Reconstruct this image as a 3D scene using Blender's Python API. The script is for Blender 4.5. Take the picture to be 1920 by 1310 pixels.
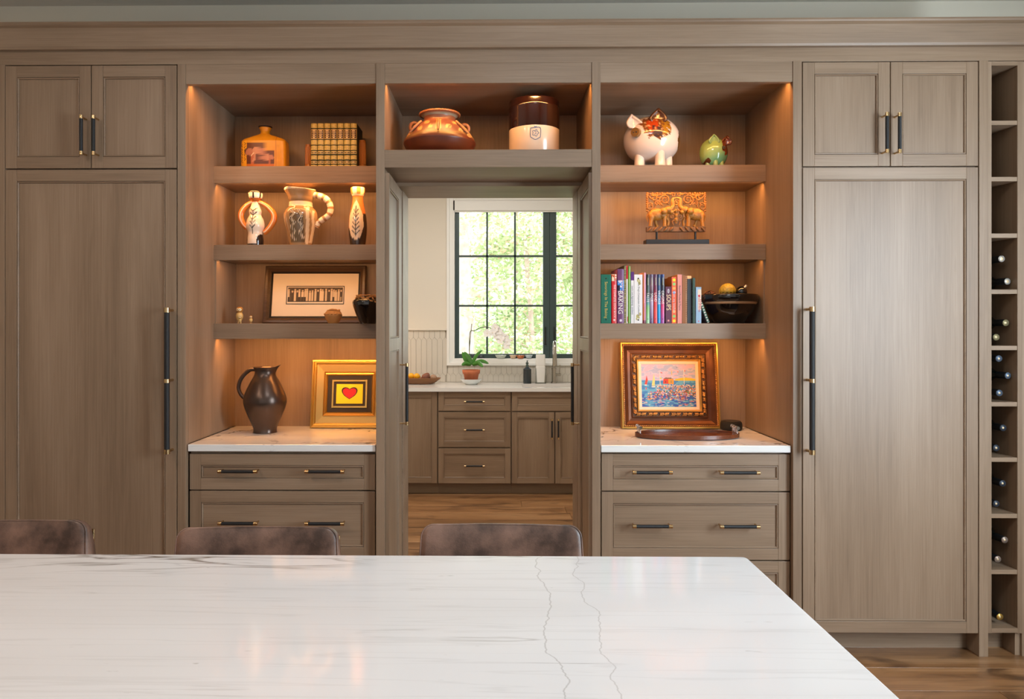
import bpy, math, random
import numpy as np
from mathutils import Vector, Matrix, Euler
for o in list(bpy.data.objects): bpy.data.objects.remove(o)
sc = bpy.context.scene
COL = sc.collection
R = math.radians
PI = math.pi
random.seed(7)

# ---------------------------------------------------------------- camera
D, EYE, F, CX, CY = 3.2, 1.423, 1380.0, 912.0, 612.0      # metres, metres, focal length in px (1920 px frame)
TY = 0.01287                                               # tan of the slight yaw to the left
CC, SS = math.cos(math.atan(TY)), math.sin(math.atan(TY))
cam = bpy.data.cameras.new('camera'); co = bpy.data.objects.new('camera', cam); COL.objects.link(co)
co.location = (0, -D, EYE); co.rotation_euler = (PI/2, 0, math.atan(TY))
cam.sensor_width = 36; cam.lens = F/1920*36
cam.shift_x = (960-CX)/1920; cam.shift_y = (CY-655)/1920
cam.clip_start = .02
sc.camera = co
def WX(px, Y):                    # where a line of sight meets the plane Y metres in front of the lens
    u = (px-CX)/F
    return Y*(u*CC-SS)/(CC+u*SS)
def WZ(py, X, Y):
    return EYE + (CY-py)/F*(-X*SS+Y*CC)
def SCL(X, Y): return F/(-X*SS+Y*CC)

# ---------------------------------------------------------------- light and exposure
sc.view_settings.view_transform = 'Standard'; sc.view_settings.look = 'None'
sc.view_settings.exposure = 0.0; sc.view_settings.gamma = 1.0
sc.view_settings.use_curve_mapping = False
w = bpy.data.worlds.new('world'); sc.world = w; w.use_nodes = True
bg = w.node_tree.nodes['Background']; bg.inputs[0].default_value = (.93, .97, 1, 1); bg.inputs[1].default_value = 4.7
def area(name, loc, target, sx, sy, power, col, spread=180):
    l = bpy.data.lights.new(name, 'AREA'); l.shape = 'RECTANGLE'; l.size = sx; l.size_y = sy
    l.energy = power; l.color = col; l.spread = R(spread)
    o = bpy.data.objects.new(name, l); COL.objects.link(o); o.location = loc
    d = Vector(target)-Vector(loc); o.rotation_euler = d.to_track_quat('-Z', 'Y').to_euler()
    return o
DAY = (.74, .88, 1)
WARM = (1, .44, .125)
area('daylight_side_window', (2.78, -1.75, 1.50), (.2, -.5, 1.1), 1.6, 1.6, 190, DAY)
area('rear_fill', (-.2, -5.4, 1.75), (0, 0, 1.3), 4.0, 1.7, 16, (.85, .92, 1))  # added fill light from behind the camera; the wall there has no window
area('ceiling_lamp_left', (-2.3, -2.3, 3.05), (-2.3, -2.2, 0), .25, .25, 24, (1, .72, .54))
pw_l = area('pantry_window_portal', (.33, 3.80, 1.86), (.33, 0, 1.86), 1.9, 1.6, 1, (1, 1, 1)); pw_l.data.cycles.is_portal = True
area('island_fill', (.3, -2.0, 3.05), (.35, -1.9, 0), .5, .3, 19, (.92, .95, 1))  # unseen overhead light added to brighten the island top
area('left_rear_fill', (-1.6, -3.2, 3.05), (-1.6, -2.9, 0), .3, .3, 14, (1, .80, .66))  # another added overhead fill, for the left part of the island
area('pantry_fill', (-.3, 1.9, 2.95), (-.3, 1.9, 0), 1.6, .9, 44, (1, .95, .90))  # added fill light for the pantry, no fitting is modelled
area('pantry_shelf_lamp', (-1.35, 3.35, 1.5), (-1.2, 3.4, .9), .5, .05, 4.0, (1, .62, .36))
def led(name, x0, x1, y, z, p, tilt=.60):
    area(name, ((x0+x1)/2, y, z), ((x0+x1)/2, y+tilt, z-1), x1-x0, .01, p, WARM, 150)

# ---------------------------------------------------------------- colours and materials
def lin(c):
    c = c/255.0
    return c/12.92 if c <= .04045 else ((c+.055)/1.055)**2.4
def S(r, g, b): return (lin(r), lin(g), lin(b))
MATS = {}
def mat(name, col=(.5,.5,.5), rough=.5, metal=0, spec=.5, coat=0, emit=None, attr=False, trans=0, bump=0, bscale=200, var=0, vscale=8, sheen=0):
    if name in MATS: return MATS[name]
    m = bpy.data.materials.new(name); m.use_nodes = True; MATS[name] = m
    nt = m.node_tree; p = nt.nodes['Principled BSDF']
    p.inputs['Base Color'].default_value = (*col, 1); p.inputs['Roughness'].default_value = rough
    p.inputs['Metallic'].default_value = metal; p.inputs['Specular IOR Level'].default_value = spec
    p.inputs['Coat Weight'].default_value = coat; p.inputs['Coat Roughness'].default_value = .06
    if sheen: p.inputs['Sheen Weight'].default_value = sheen
    if trans: p.inputs['Transmission Weight'].default_value = trans
    if emit: p.inputs['Emission Color'].default_value = (*emit[0], 1); p.inputs['Emission Strength'].default_value = emit[1]
    tc = nt.nodes.new('ShaderNodeTexCoord')
    if attr:
        a = nt.nodes.new('ShaderNodeAttribute'); a.attribute_name = 'Col'
        nt.links.new(a.outputs['Color'], p.inputs['Base Color'])
    elif var:
        n = nt.nodes.new('ShaderNodeTexNoise'); n.inputs['Scale'].default_value = vscale; n.inputs['Detail'].default_value = 5
        nt.links.new(tc.outputs['Object'], n.inputs['Vector'])
        r = nt.nodes.new('ShaderNodeValToRGB'); r.color_ramp.elements[0].position = .3; r.color_ramp.elements[1].position = .7
        r.color_ramp.elements[0].color = (*[c*(1-var) for c in col], 1); r.color_ramp.elements[1].color = (*[min(1, c*(1+var)) for c in col], 1)
        nt.links.new(n.outputs['Fac'], r.inputs[0]); nt.links.new(r.outputs[0], p.inputs['Base Color'])
    if bump:
        n = nt.nodes.new('ShaderNodeTexNoise'); n.inputs['Scale'].default_value = bscale; n.inputs['Detail'].default_value = 4
        nt.links.new(tc.outputs['Object'], n.inputs['Vector'])
        b = nt.nodes.new('ShaderNodeBump'); b.inputs['Strength'].default_value = bump; b.inputs['Distance'].default_value = .004
        nt.links.new(n.outputs['Fac'], b.inputs['Height']); nt.links.new(b.outputs[0], p.inputs['Normal'])
    return m
def wood(name, axis, c1, c2, c3, rough=.42, fine=70, rnd=True, knots=False):
    """oak with its grain along one axis; c1 dark, c2 mid, c3 light"""
    if name in MATS: return MATS[name]
    m = bpy.data.materials.new(name); m.use_nodes = True; MATS[name] = m
    nt = m.node_tree; N = nt.nodes; L = nt.links; p = N['Principled BSDF']
    p.inputs['Roughness'].default_value = rough; p.inputs['Specular IOR Level'].default_value = .5
    tc = N.new('ShaderNodeTexCoord'); src = tc.outputs['Object']
    if rnd:
        oi = N.new('ShaderNodeObjectInfo'); mul = N.new('ShaderNodeMath'); mul.operation = 'MULTIPLY'; mul.inputs[1].default_value = 37
        L.new(oi.outputs['Random'], mul.inputs[0]); ad = N.new('ShaderNodeVectorMath'); ad.operation = 'ADD'
        L.new(src, ad.inputs[0]); L.new(mul.outputs[0], ad.inputs[1]); src = ad.outputs[0]
    def noise(along, across, det=4, dist=0):
        mp = N.new('ShaderNodeMapping'); s = [across]*3; s['XYZ'.index(axis)] = along
        mp.inputs['Scale'].default_value = s; L.new(src, mp.inputs[0])
        n = N.new('ShaderNodeTexNoise'); n.inputs['Scale'].default_value = 1; n.inputs['Detail'].default_value = det
        n.inputs['Distortion'].default_value = dist
        L.new(mp.outputs[0], n.inputs['Vector']); return n
    n1 = noise(1.6, fine*4, 3); n2 = noise(.7, 7, 4, .6); n3 = noise(3.5, fine, 5, 1.2)
    a = N.new('ShaderNodeMath'); a.operation = 'MULTIPLY_ADD'; a.inputs[1].default_value = .24; L.new(n1.outputs['Fac'], a.inputs[0])
    b = N.new('ShaderNodeMath'); b.operation = 'MULTIPLY_ADD'; b.inputs[1].default_value = .54; L.new(n2.outputs['Fac'], b.inputs[0])
    c = N.new('ShaderNodeMath'); c.operation = 'MULTIPLY'; c.inputs[1].default_value = .22; L.new(n3.outputs['Fac'], c.inputs[0])
    L.new(c.outputs[0], b.inputs[2]); L.new(b.outputs[0], a.inputs[2])
    r = N.new('ShaderNodeValToRGB'); e = r.color_ramp.elements
    e[0].position = .32; e[0].color = (*c1, 1); e[1].position = .68; e[1].color = (*c3, 1)
    k = e.new(.5); k.color = (*c2, 1)
    L.new(a.outputs[0], r.inputs[0]); out = r.outputs[0]
    if knots:
        kn = noise(2.2, 6.5, 3, 1.5)
        rr = N.new('ShaderNodeValToRGB'); rr.color_ramp.elements[0].position = .54; rr.color_ramp.elements[1].position = .74
        rr.color_ramp.elements[0].color = (0,0,0,1); rr.color_ramp.elements[1].color = (.8,.8,.8,1)
        L.new(kn.outputs['Fac'], rr.inputs[0])
        mx = N.new('ShaderNodeMixRGB'); mx.inputs[2].default_value = (*[q*.35 for q in c1], 1)
        L.new(rr.outputs[0], mx.inputs[0]); L.new(out, mx.inputs[1]); out = mx.outputs[0]
        hs = N.new('ShaderNodeHueSaturation'); mr = N.new('ShaderNodeMapRange'); mr.inputs[3].default_value = .72; mr.inputs[4].default_value = 1.25
        L.new(oi.outputs['Random'], mr.inputs[0]); L.new(mr.outputs[0], hs.inputs['Value']); L.new(out, hs.inputs['Color']); out = hs.outputs[0]
    L.new(out, p.inputs['Base Color'])
    bp = N.new('ShaderNodeBump'); bp.inputs['Strength'].default_value = .12; bp.inputs['Distance'].default_value = .001
    L.new(a.outputs[0], bp.inputs['Height']); L.new(bp.outputs[0], p.inputs['Normal'])
    return m
O1, O2, O3 = S(118, 95, 74), S(140, 116, 93), S(157, 133, 110)
oakZ = wood('oak_upright', 'Z', O1, O2, O3); oakX = wood('oak_level', 'X', O1, O2, O3); oakY = wood('oak_deep', 'Y', O1, O2, O3)
plankM = wood('floor_oak', 'X', S(100, 66, 40), S(150, 108, 70), S(182, 140, 100), rough=.3, fine=30, knots=True)
walnutX = wood('walnut_level', 'X', S(60, 30, 16), S(98, 50, 26), S(120, 64, 34), rough=.25)
bowlwood = wood('bowl_wood', 'X', S(84, 52, 28), S(128, 84, 46), S(150, 102, 60), rough=.45)
brass = mat('brass', S(208, 178, 132), .25, 1)
grip = mat('black_leather_grip', S(24, 25, 27), .5, bump=.3, bscale=900)
wallM = mat('painted_wall', S(224, 217, 200), .85)
pantrywall = mat('pantry_wall_paint', S(224, 216, 202), .85)
ceilM = mat('ceiling_paint', S(216, 212, 202), .9)
whiteM = mat('white_paint', S(238, 238, 234), .4)
darkgreen = mat('window_paint', S(58, 76, 76), .4)
chrome = mat('brushed_nickel', S(176, 170, 160), .2, 1)
chromeB = mat('polished_chrome', S(225, 225, 225), .08, 1)
blackM = mat('black_metal', S(22, 20, 19), .4)
ledM = mat('led_diffuser', (1, .8, .6), .5, emit=((1, .56, .26), 2.0))
tileM = mat('tile_glaze', S(206, 200, 188), .18, coat=.3)
groutM = mat('grout', S(176, 168, 154), .9)
attrG = mat('painted_glaze', rough=.16, attr=True, coat=.5)
attrM = mat('painted_matt', rough=.6, attr=True)
attrS = mat('painted_satin', rough=.35, attr=True)
paper = mat('book_paper', S(232, 222, 200), .8)
stoneware = mat('stoneware_inside', S(90, 50, 28), .3)
def marble(name, axis, base, streak, special=None, diag=False, rough=.07):
    m = bpy.data.materials.new(name); m.use_nodes = True
    nt = m.node_tree; N = nt.nodes; L = nt.links; p = N['Principled BSDF']
    p.inputs['Roughness'].default_value = rough; p.inputs['Specular IOR Level'].default_value = .5
    tc = N.new('ShaderNodeTexCoord')
    def nz(scale, det, dist, rot=0, off=0):
        mp = N.new('ShaderNodeMapping'); mp.inputs['Scale'].default_value = scale; mp.inputs['Rotation'].default_value = (0, 0, rot)
        mp.inputs['Location'].default_value = (off, off*.7, off*.3)
        L.new(tc.outputs['Object'], mp.inputs[0])
        n = N.new('ShaderNodeTexNoise'); n.inputs['Scale'].default_value = 1; n.inputs['Detail'].default_value = det; n.inputs['Distortion'].default_value = dist
        L.new(mp.outputs[0], n.inputs['Vector']); return n.outputs['Fac']
    def M2(op, a, b=None):
        n = N.new('ShaderNodeMath'); n.operation = op
        for i, v in enumerate((a, b)):
            if v is None: continue
            if isinstance(v, (int, float)): n.inputs[i].default_value = v
            else: L.new(v, n.inputs[i])
        return n.outputs[0]
    def line(f, c, wd):                              # 1 on the level line f == c, 0 away from it
        d = M2('ABSOLUTE', M2('SUBTRACT', f, c)); mr = N.new('ShaderNodeMapRange')
        mr.inputs[1].default_value = 0; mr.inputs[2].default_value = wd; mr.inputs[3].default_value = 1; mr.inputs[4].default_value = 0
        L.new(d, mr.inputs[0]); return mr.outputs[0]
    def ramp(f, a, b):
        mr = N.new('ShaderNodeMapRange'); mr.inputs[1].default_value = a; mr.inputs[2].default_value = b; L.new(f, mr.inputs[0]); return mr.outputs[0]
    long_ = (1.1, 11, 11); 
    v = M2('MULTIPLY', line(nz(long_, 5, .5, .06), .5, .016), ramp(nz((2, 5, 5), 3, 0, 0, 5), .56, .76))
    v2 = M2('MULTIPLY', line(nz((.9, 24, 24), 4, .3, -.03, 9), .5, .022), .10)
    sp = ramp(nz((14, 60, 60), 3, .4, 0, 3), .74, .80)
    if diag:
        v3 = M2('MULTIPLY', line(nz((3.2, 3.2, 9), 5, 1.1, .6, 2), .5, .02), ramp(nz((3, 3, 3), 2, 0, 0, 8), .42, .58))
        v = M2('MAXIMUM', v, v3)
    tot = M2('MAXIMUM', M2('MAXIMUM', v, v2), M2('MULTIPLY', sp, .55))
    if special:
        sx = N.new('ShaderNodeSeparateXYZ'); L.new(tc.outputs['Object'], sx.inputs[0])
        for (c, wdt, k) in special:
            wob = M2('MULTIPLY', M2('SUBTRACT', nz((.01, 5.5, .01), 5, 0, 0, c*50), .5), .13)
            tot = M2('MAXIMUM', tot, M2('MULTIPLY', line(M2('SUBTRACT', sx.outputs['X'], wob), c, wdt), k))
        # a darker cluster of veins along the far left edge
        box = M2('MULTIPLY', ramp(sx.outputs['Y'], 1.52-D, 1.62-D), M2('MULTIPLY', ramp(sx.outputs['X'], -1.2, -.8), ramp(sx.outputs['X'], -.25, -.45)))
        cl = M2('MULTIPLY', line(nz((2.2, 16, 16), 6, 1.0, .1, 1.5), .5, .05), box)
        tot = M2('MAXIMUM', tot, cl)
    mx = N.new('ShaderNodeMixRGB'); mx.inputs[1].default_value = (*base, 1); mx.inputs[2].default_value = (*streak, 1)
    L.new(tot, mx.inputs[0])
    cloud = N.new('ShaderNodeMixRGB'); cloud.blend_type = 'MULTIPLY'; cloud.inputs[0].default_value = 1
    r = N.new('ShaderNodeValToRGB'); r.color_ramp.elements[0].color = (.95, .945, .94, 1); r.color_ramp.elements[1].color = (1, 1, 1, 1)
    r.color_ramp.elements[0].position = .35; r.color_ramp.elements[1].position = .6
    L.new(nz((1.2, 5, 5), 3, .3, 0, 4), r.inputs[0]); L.new(mx.outputs[0], cloud.inputs[1]); L.new(r.outputs[0], cloud.inputs[2])
    L.new(cloud.outputs[0], p.inputs['Base Color'])
    return m
islandM = marble('island_quartzite', 'X', S(226, 225, 224), S(120, 112, 102), special=[(.095, .0020, .42), (.18, .0017, .38)])
counterM = marble('counter_quartzite', 'X', S(234, 232, 228), S(96, 96, 92), diag=True)
pantryQ = mat('pantry_quartz', S(232, 230, 226), .15)
def glass_mat(name, tint=(1, 1, 1), ior=1.45):
    m = bpy.data.materials.new(name); m.use_nodes = True; nt = m.node_tree; nt.nodes.remove(nt.nodes['Principled BSDF'])
    t = nt.nodes.new('ShaderNodeBsdfTransparent'); t.inputs[0].default_value = (*tint, 1)
    g = nt.nodes.new('ShaderNodeBsdfGlossy'); g.inputs['Roughness'].default_value = .02
    f = nt.nodes.new('ShaderNodeFresnel'); f.inputs[0].default_value = ior
    x = nt.nodes.new('ShaderNodeMixShader'); nt.links.new(f.outputs[0], x.inputs[0]); nt.links.new(t.outputs[0], x.inputs[1]); nt.links.new(g.outputs[0], x.inputs[2])
    nt.links.new(x.outputs[0], nt.nodes['Material Output'].inputs[0]); MATS[name] = m; return m
paneM = glass_mat('window_glass'); clearG = glass_mat('clear_glass', (.93, .97, .95), 1.5)

# ---------------------------------------------------------------- building helpers
OFF = {}
def thing(name, label, cat, loc=(0,0,0), rot=(0,0,0), group=None, world=False):
    o = bpy.data.objects.new(name, None); COL.objects.link(o); o.empty_display_size = .05
    o.location = loc; o.rotation_euler = rot; o['label'] = label; o['category'] = cat
    if group: o['group'] = group
    OFF[o.name] = Vector(loc) if world else Vector((0,0,0))
    return o
class MB:
    """collects shapes into one mesh"""
    def __init__(s): s.v = []; s.f = []; s.m = []; s.sm = []
    def add(s, v, f, m=0, smooth=False):
        b = len(s.v); s.v += [tuple(p) for p in v]; s.f += [tuple(i+b for i in q) for q in f]; s.m += [m]*len(f); s.sm += [smooth]*len(f); return s
    def box(s, x0, x1, y0, y1, z0, z1, m=0):
        v = [(x,y,z) for x in (x0,x1) for y in (y0,y1) for z in (z0,z1)]
        return s.add(v, [(0,1,3,2),(4,6,7,5),(0,4,5,1),(2,3,7,6),(0,2,6,4),(1,5,7,3)], m)
    def tube(s, path, rad, seg=10, m=0, cap=True, flat=1.0, closed=False):
        P = [Vector(p) for p in path]; n = len(P); rr = rad if hasattr(rad, '__len__') else [rad]*n
        v = []; f = []; up = None
        for i in range(n):
            t = (P[(i+1) % n]-P[i-1]) if closed else (P[min(i+1, n-1)]-P[max(i-1, 0)])
            t.normalize()
            if up is None: up = Vector((0,0,1)) if abs(t.z) < .9 else Vector((0,1,0))
            sx = t.cross(up); sx.normalize(); up = sx.cross(t); up.normalize()
            for k in range(seg):
                a = 2*PI*k/seg; v.append(P[i]+sx*math.cos(a)*rr[i]+up*math.sin(a)*rr[i]*flat)
        for i in range(n if closed else n-1):
            j = (i+1) % n
            for k in range(seg):
                l = (k+1) % seg; f.append((i*seg+k, j*seg+k, j*seg+l, i*seg+l))
        s.add(v, f, m, True)
        if cap and not closed:
            s.add(v[:seg], [tuple(range(seg))], m); s.add(v[-seg:], [tuple(reversed(range(seg)))], m)
        return s
    def cyl(s, p0, p1, r, seg=16, m=0, r2=None): return s.tube([p0, p1], [r, r if r2 is None else r2], seg, m)
    def lathe(s, prof, c=(0,0,0), seg=32, m=0, sx=1, sy=1, axis='Z', smooth=True):
        v = []; f = []; n = len(prof)
        for (r, z) in prof:
            for k in range(seg):
                a = 2*PI*k/seg; x, y = r*math.cos(a)*sx, r*math.sin(a)*sy
                q = (x, y, z) if axis == 'Z' else ((x, -z, y) if axis == 'Y' else (z, x, y))
                v.append((c[0]+q[0], c[1]+q[1], c[2]+q[2]))
        for i in range(n-1):
            for k in range(seg):
                l = (k+1) % seg; f.append((i*seg+k, i*seg+l, (i+1)*seg+l, (i+1)*seg+k))
        s.add(v, f, m, smooth)
        for i, rv in ((0, True), (n-1, False)):
            if prof[i][0] > 1e-5:
                q = list(range(seg)); s.add(v[i*seg:(i+1)*seg], [tuple(reversed(q)) if rv else tuple(q)], m)
        return s
    def ball(s, c, r, seg=20, rings=12, m=0, rot=None):
        rx, ry, rz = r if hasattr(r, '__len__') else (r, r, r); v = []; f = []
        for i in range(rings+1):
            t = PI*i/rings
            for k in range(seg):
                a = 2*PI*k/seg; q = Vector((rx*math.sin(t)*math.cos(a), ry*math.sin(t)*math.sin(a), rz*math.cos(t)))
                if rot: q.rotate(Euler(rot))
                v.append(q+Vector(c))
        for i in range(rings):
            for k in range(seg):
                l = (k+1) % seg; f.append((i*seg+k, (i+1)*seg+k, (i+1)*seg+l, i*seg+l))
        return s.add(v, f, m, True)
    def ring(s, x0, x1, z0, z1, prof, m=0, ms=None):
        """mitred rectangular moulding facing -y; prof = [(inset, y), ...] from the outside in"""
        v = []; f = []
        for (i, y) in prof: v += [(x0+i, y, z0+i), (x1-i, y, z0+i), (x1-i, y, z1-i), (x0+i, y, z1-i)]
        for a in range(len(prof)-1):
            for k in range(4):
                l = (k+1) % 4; f.append((a*4+k, a*4+l, (a+1)*4+l, (a+1)*4+k))
        return s.add(v, f, m)
    def prism(s, poly, y0, y1, m=0):
        n = len(poly); v = [(x, y0, z) for x, z in poly]+[(x, y1, z) for x, z in poly]
        f = [tuple(range(n)), tuple(reversed(range(n, 2*n)))]+[(i, n+i, n+(i+1) % n, (i+1) % n) for i in range(n)]
        return s.add(v, f, m)
    def prismz(s, poly, z0, z1, m=0):
        n = len(poly); v = [(x, y, z0) for x, y in poly]+[(x, y, z1) for x, y in poly]
        f = [tuple(reversed(range(n))), tuple(range(n, 2*n))]+[(i, (i+1) % n, n+(i+1) % n, n+i) for i in range(n)]
        return s.add(v, f, m)
    def grid(s, x0, x1, z0, z1, y, nx, nz, m=0, bow=0):
        v = []; f = []
        for j in range(nz+1):
            for i in range(nx+1):
                t = i/nx; v.append((x0+(x1-x0)*t, y-bow*math.sin(PI*t), z0+(z1-z0)*j/nz))
        for j in range(nz):
            for i in range(nx):
                a = j*(nx+1)+i; f.append((a, a+1, a+nx+2, a+nx+1))
        return s.add(v, f, m, bow != 0)
    def loft(s, secs, seg=64, rows=60, m=0, c=(0,0,0)):
        """secs = [(z, half width, half depth, superellipse power)]"""
        Z = [q[0] for q in secs]; n = len(secs); tt = np.linspace(0, n-1, rows); v = []; f = []
        for t in tt:
            q = [np.interp(t, range(n), [a[k] for a in secs]) for k in range(4)]
            for k in range(seg):
                a = 2*PI*k/seg; ca, sa = math.cos(a), math.sin(a); e = 2/q[3]
                v.append((c[0]+q[1]*math.copysign(abs(ca)**e, ca), c[1]+q[2]*math.copysign(abs(sa)**e, sa), c[2]+q[0]))
        for i in range(rows-1):
            for k in range(seg):
                l = (k+1) % seg; f.append((i*seg+k, i*seg+l, (i+1)*seg+l, (i+1)*seg+k))
        s.add(v, f, m, True)
        s.add(v[:seg], [tuple(reversed(range(seg)))], m); s.add(v[-seg:], [tuple(range(seg))], m)
        return s
    def obj(s, name, mats, parent=None, bevel=0, label=None, xf=None, weld=False, fixn=False):
        me = bpy.data.meshes.new(name); off = OFF.get(parent.name, Vector((0,0,0))) if parent else Vector((0,0,0))
        vs = [Vector(p) for p in s.v]
        if xf: vs = [xf @ p for p in vs]
        me.from_pydata([p-off for p in vs], [], s.f); me.polygons.foreach_set('material_index', s.m); me.polygons.foreach_set('use_smooth', s.sm)
        for q in (mats if isinstance(mats, (list, tuple)) else [mats]): me.materials.append(q)
        me.update()
        o = bpy.data.objects.new(name, me); COL.objects.link(o)
        if parent: o.parent = parent; OFF[o.name] = off
        if label: o['label'] = label
        if bevel:
            b = o.modifiers.new('bevel', 'BEVEL'); b.width = bevel; b.segments = 2; b.limit_method = 'ANGLE'; b.angle_limit = R(50)
        return o
def tag(o, label, cat, group=None):
    o['label'] = label; o['category'] = cat
    if group: o['group'] = group
    return o
def struct(o): o['kind'] = 'structure'; return o
def recenter(o):
    """put a single-mesh thing's origin at the middle of its base"""
    P = [v.co for v in o.data.vertices]
    c = Vector(((min(p.x for p in P)+max(p.x for p in P))/2, (min(p.y for p in P)+max(p.y for p in P))/2, min(p.z for p in P)))
    o.data.transform(Matrix.Translation(-c)); o.location = c; return o
def paint(o, fn):
    me = o.data; n = len(me.vertices); P = np.empty(n*3); me.vertices.foreach_get('co', P); P = P.reshape(-1, 3)
    C = np.ones((n, 4)); C[:, :3] = fn(P)
    a = me.color_attributes.new('Col', 'FLOAT_COLOR', 'POINT'); a.data.foreach_set('color', C.ravel()); return o
def full(P, c): return np.tile(np.array(c, float), (len(P), 1))
def put(C, mask, c): C[mask] = c
def sdist(U, V, pts):
    d = np.full(len(U), 1e9)
    for (a, b), (c, e) in zip(pts[:-1], pts[1:]):
        L2 = (c-a)**2+(e-b)**2+1e-12; t = np.clip(((U-a)*(c-a)+(V-b)*(e-b))/L2, 0, 1)
        d = np.minimum(d, np.hypot(U-a-t*(c-a), V-b-t*(e-b)))
    return d
def vnoise(P, s, seed=0):
    """cheap smooth 3D value noise, 0..1"""
    r = np.random.RandomState(seed); T = r.rand(16, 16, 16); Q = P*s+100.5; I = np.floor(Q).astype(int); Fr = Q-I; Fr = Fr*Fr*(3-2*Fr); out = 0
    for dx in (0, 1):
        for dy in (0, 1):
            for dz in (0, 1):
                wgt = (Fr[:,0] if dx else 1-Fr[:,0])*(Fr[:,1] if dy else 1-Fr[:,1])*(Fr[:,2] if dz else 1-Fr[:,2])
                out = out+wgt*T[(I[:,0]+dx) % 16, (I[:,1]+dy) % 16, (I[:,2]+dz) % 16]
    return out
def fbm(P, s, seed=0): return (vnoise(P, s, seed)*.55+vnoise(P, s*2.1, seed+1)*.28+vnoise(P, s*4.3, seed+2)*.17)
TXT = []
def text(s, size, m, parent, loc, rot, name='lettering', sx=1):
    c = bpy.data.curves.new(name, 'FONT'); c.body = s; c.size = size; c.align_x = 'CENTER'; c.align_y = 'CENTER'; c.extrude = .0002; c.resolution_u = 2
    t = bpy.data.objects.new('t', c); COL.objects.link(t); bpy.context.view_layer.update()
    me = bpy.data.meshes.new_from_object(t.evaluated_get(bpy.context.evaluated_depsgraph_get())); bpy.data.objects.remove(t)
    me.materials.clear(); me.materials.append(m)
    o = bpy.data.objects.new(name, me); COL.objects.link(o); o.parent = parent; o.location = loc; o.rotation_euler = rot; o.scale = (sx, 1, 1)
    return o
def spline(pts, n=6):
    """Catmull-Rom through the points"""
    P = [Vector(p) for p in pts]; P = [P[0]]+P+[P[-1]]; out = []
    for i in range(1, len(P)-2):
        for k in range(n):
            t = k/n; a, b, c, d = P[i-1:i+3]
            out.append(.5*((2*b)+(c-a)*t+(2*a-5*b+4*c-d)*t*t+(3*b-a-3*c+d)*t**3))
    out.append(P[-2]); return out
def smooth_prof(pr, n=5): return [(max(0, p.x), p.y) for p in spline([(r, z, 0) for r, z in pr], n)]

# ================================================================ the setting
Y0 = D                                     # the cabinet fronts stand D metres in front of the lens, at y = 0
XL, XR = -4.4, 2.8
OL, OR = WX(721, D), WX(1110, D)           # the pantry opening
PL, PR = -1.75, 1.65                       # pantry side walls
PB = 3.65                                  # pantry back wall (y)
CZ = 3.10                                  # ceiling
def slab(name, *b, m=wallM):
    return struct(MB().box(*b).obj(name, m))
# floor of separate oak planks
fl = struct(MB().box(XL, XR, -5.6, PB+.1, -.05, -.012).obj('floor', mat('subfloor', S(50, 32, 20), .9)))
rnd = random.Random(3); pw = .195; n = 0
yy = 2.90-D-.195*7
row = 0
while yy < PB:
    x = -4.4 + (0 if yy < .5 else 2.6); x -= 0; first = True; row_ofs = rnd.uniform(.5, 1.6)
    xe = 3.0 if yy < .1 else 1.7
    while x < xe:
        ln = row_ofs if first else rnd.uniform(1.3, 2.1)
        if abs(yy-(2.70-D)) < .01 and not first and x < WX(1878, 2.88)-.9 and x+2.2 > WX(1878, 2.88): ln = WX(1878, 2.88)-x     # the end joint seen at the lower right
        x1 = x+ln
        o = MB().box(x+.001, min(x1, 3.3)-.001, yy+.0012, min(yy+pw, PB)-.0012, -.014, 0).obj('floor_plank', plankM, fl, bevel=.0015)
        x = x1; first = False
    yy += pw; row += 1
# walls and ceilings
wb = MB().box(XL, OL-.06, .625, .67, 0, CZ).box(OR+.06, XR, .625, .67, 0, CZ).box(OL-.06, OR+.06, .625, .67, 2.15, CZ)
struct(wb.obj('wall_back', wallM))
slab('wall_left', XL-.1, XL, -5.6, .67, 0, CZ)
wr = MB().box(XR, XR+.1, -5.6, .67, 0, CZ)
struct(wr.obj('wall_right', wallM))
wf = MB().box(XL, XR, -5.7, -5.6, 0, CZ)
struct(wf.obj('wall_front', wallM))
slab('ceiling', XL, XR, -5.6, .67, CZ, CZ+.05, m=ceilM)
# pantry shell
wx0, wx1 = WX(851, D+PB), WX(851, D+PB)+1.77      # clear window
wz0, wz1 = 1.11, 2.60
struct(MB().box(PL, wx0, PB, PB+.12, 0, CZ).box(wx1, PR, PB, PB+.12, 0, CZ).box(wx0, wx1, PB, PB+.12, 0, wz0).box(wx0, wx1, PB, PB+.12, wz1, CZ).obj('wall_pantry_back', pantrywall))
slab('wall_pantry_left', PL-.1, PL, .67, PB+.12, 0, CZ, m=pantrywall)
slab('wall_pantry_right', PR, PR+.1, .67, PB+.12, 0, CZ, m=pantrywall)
slab('ceiling_pantry', PL-.1, PR+.1, .67, PB+.12, CZ, CZ+.05, m=ceilM)
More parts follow.
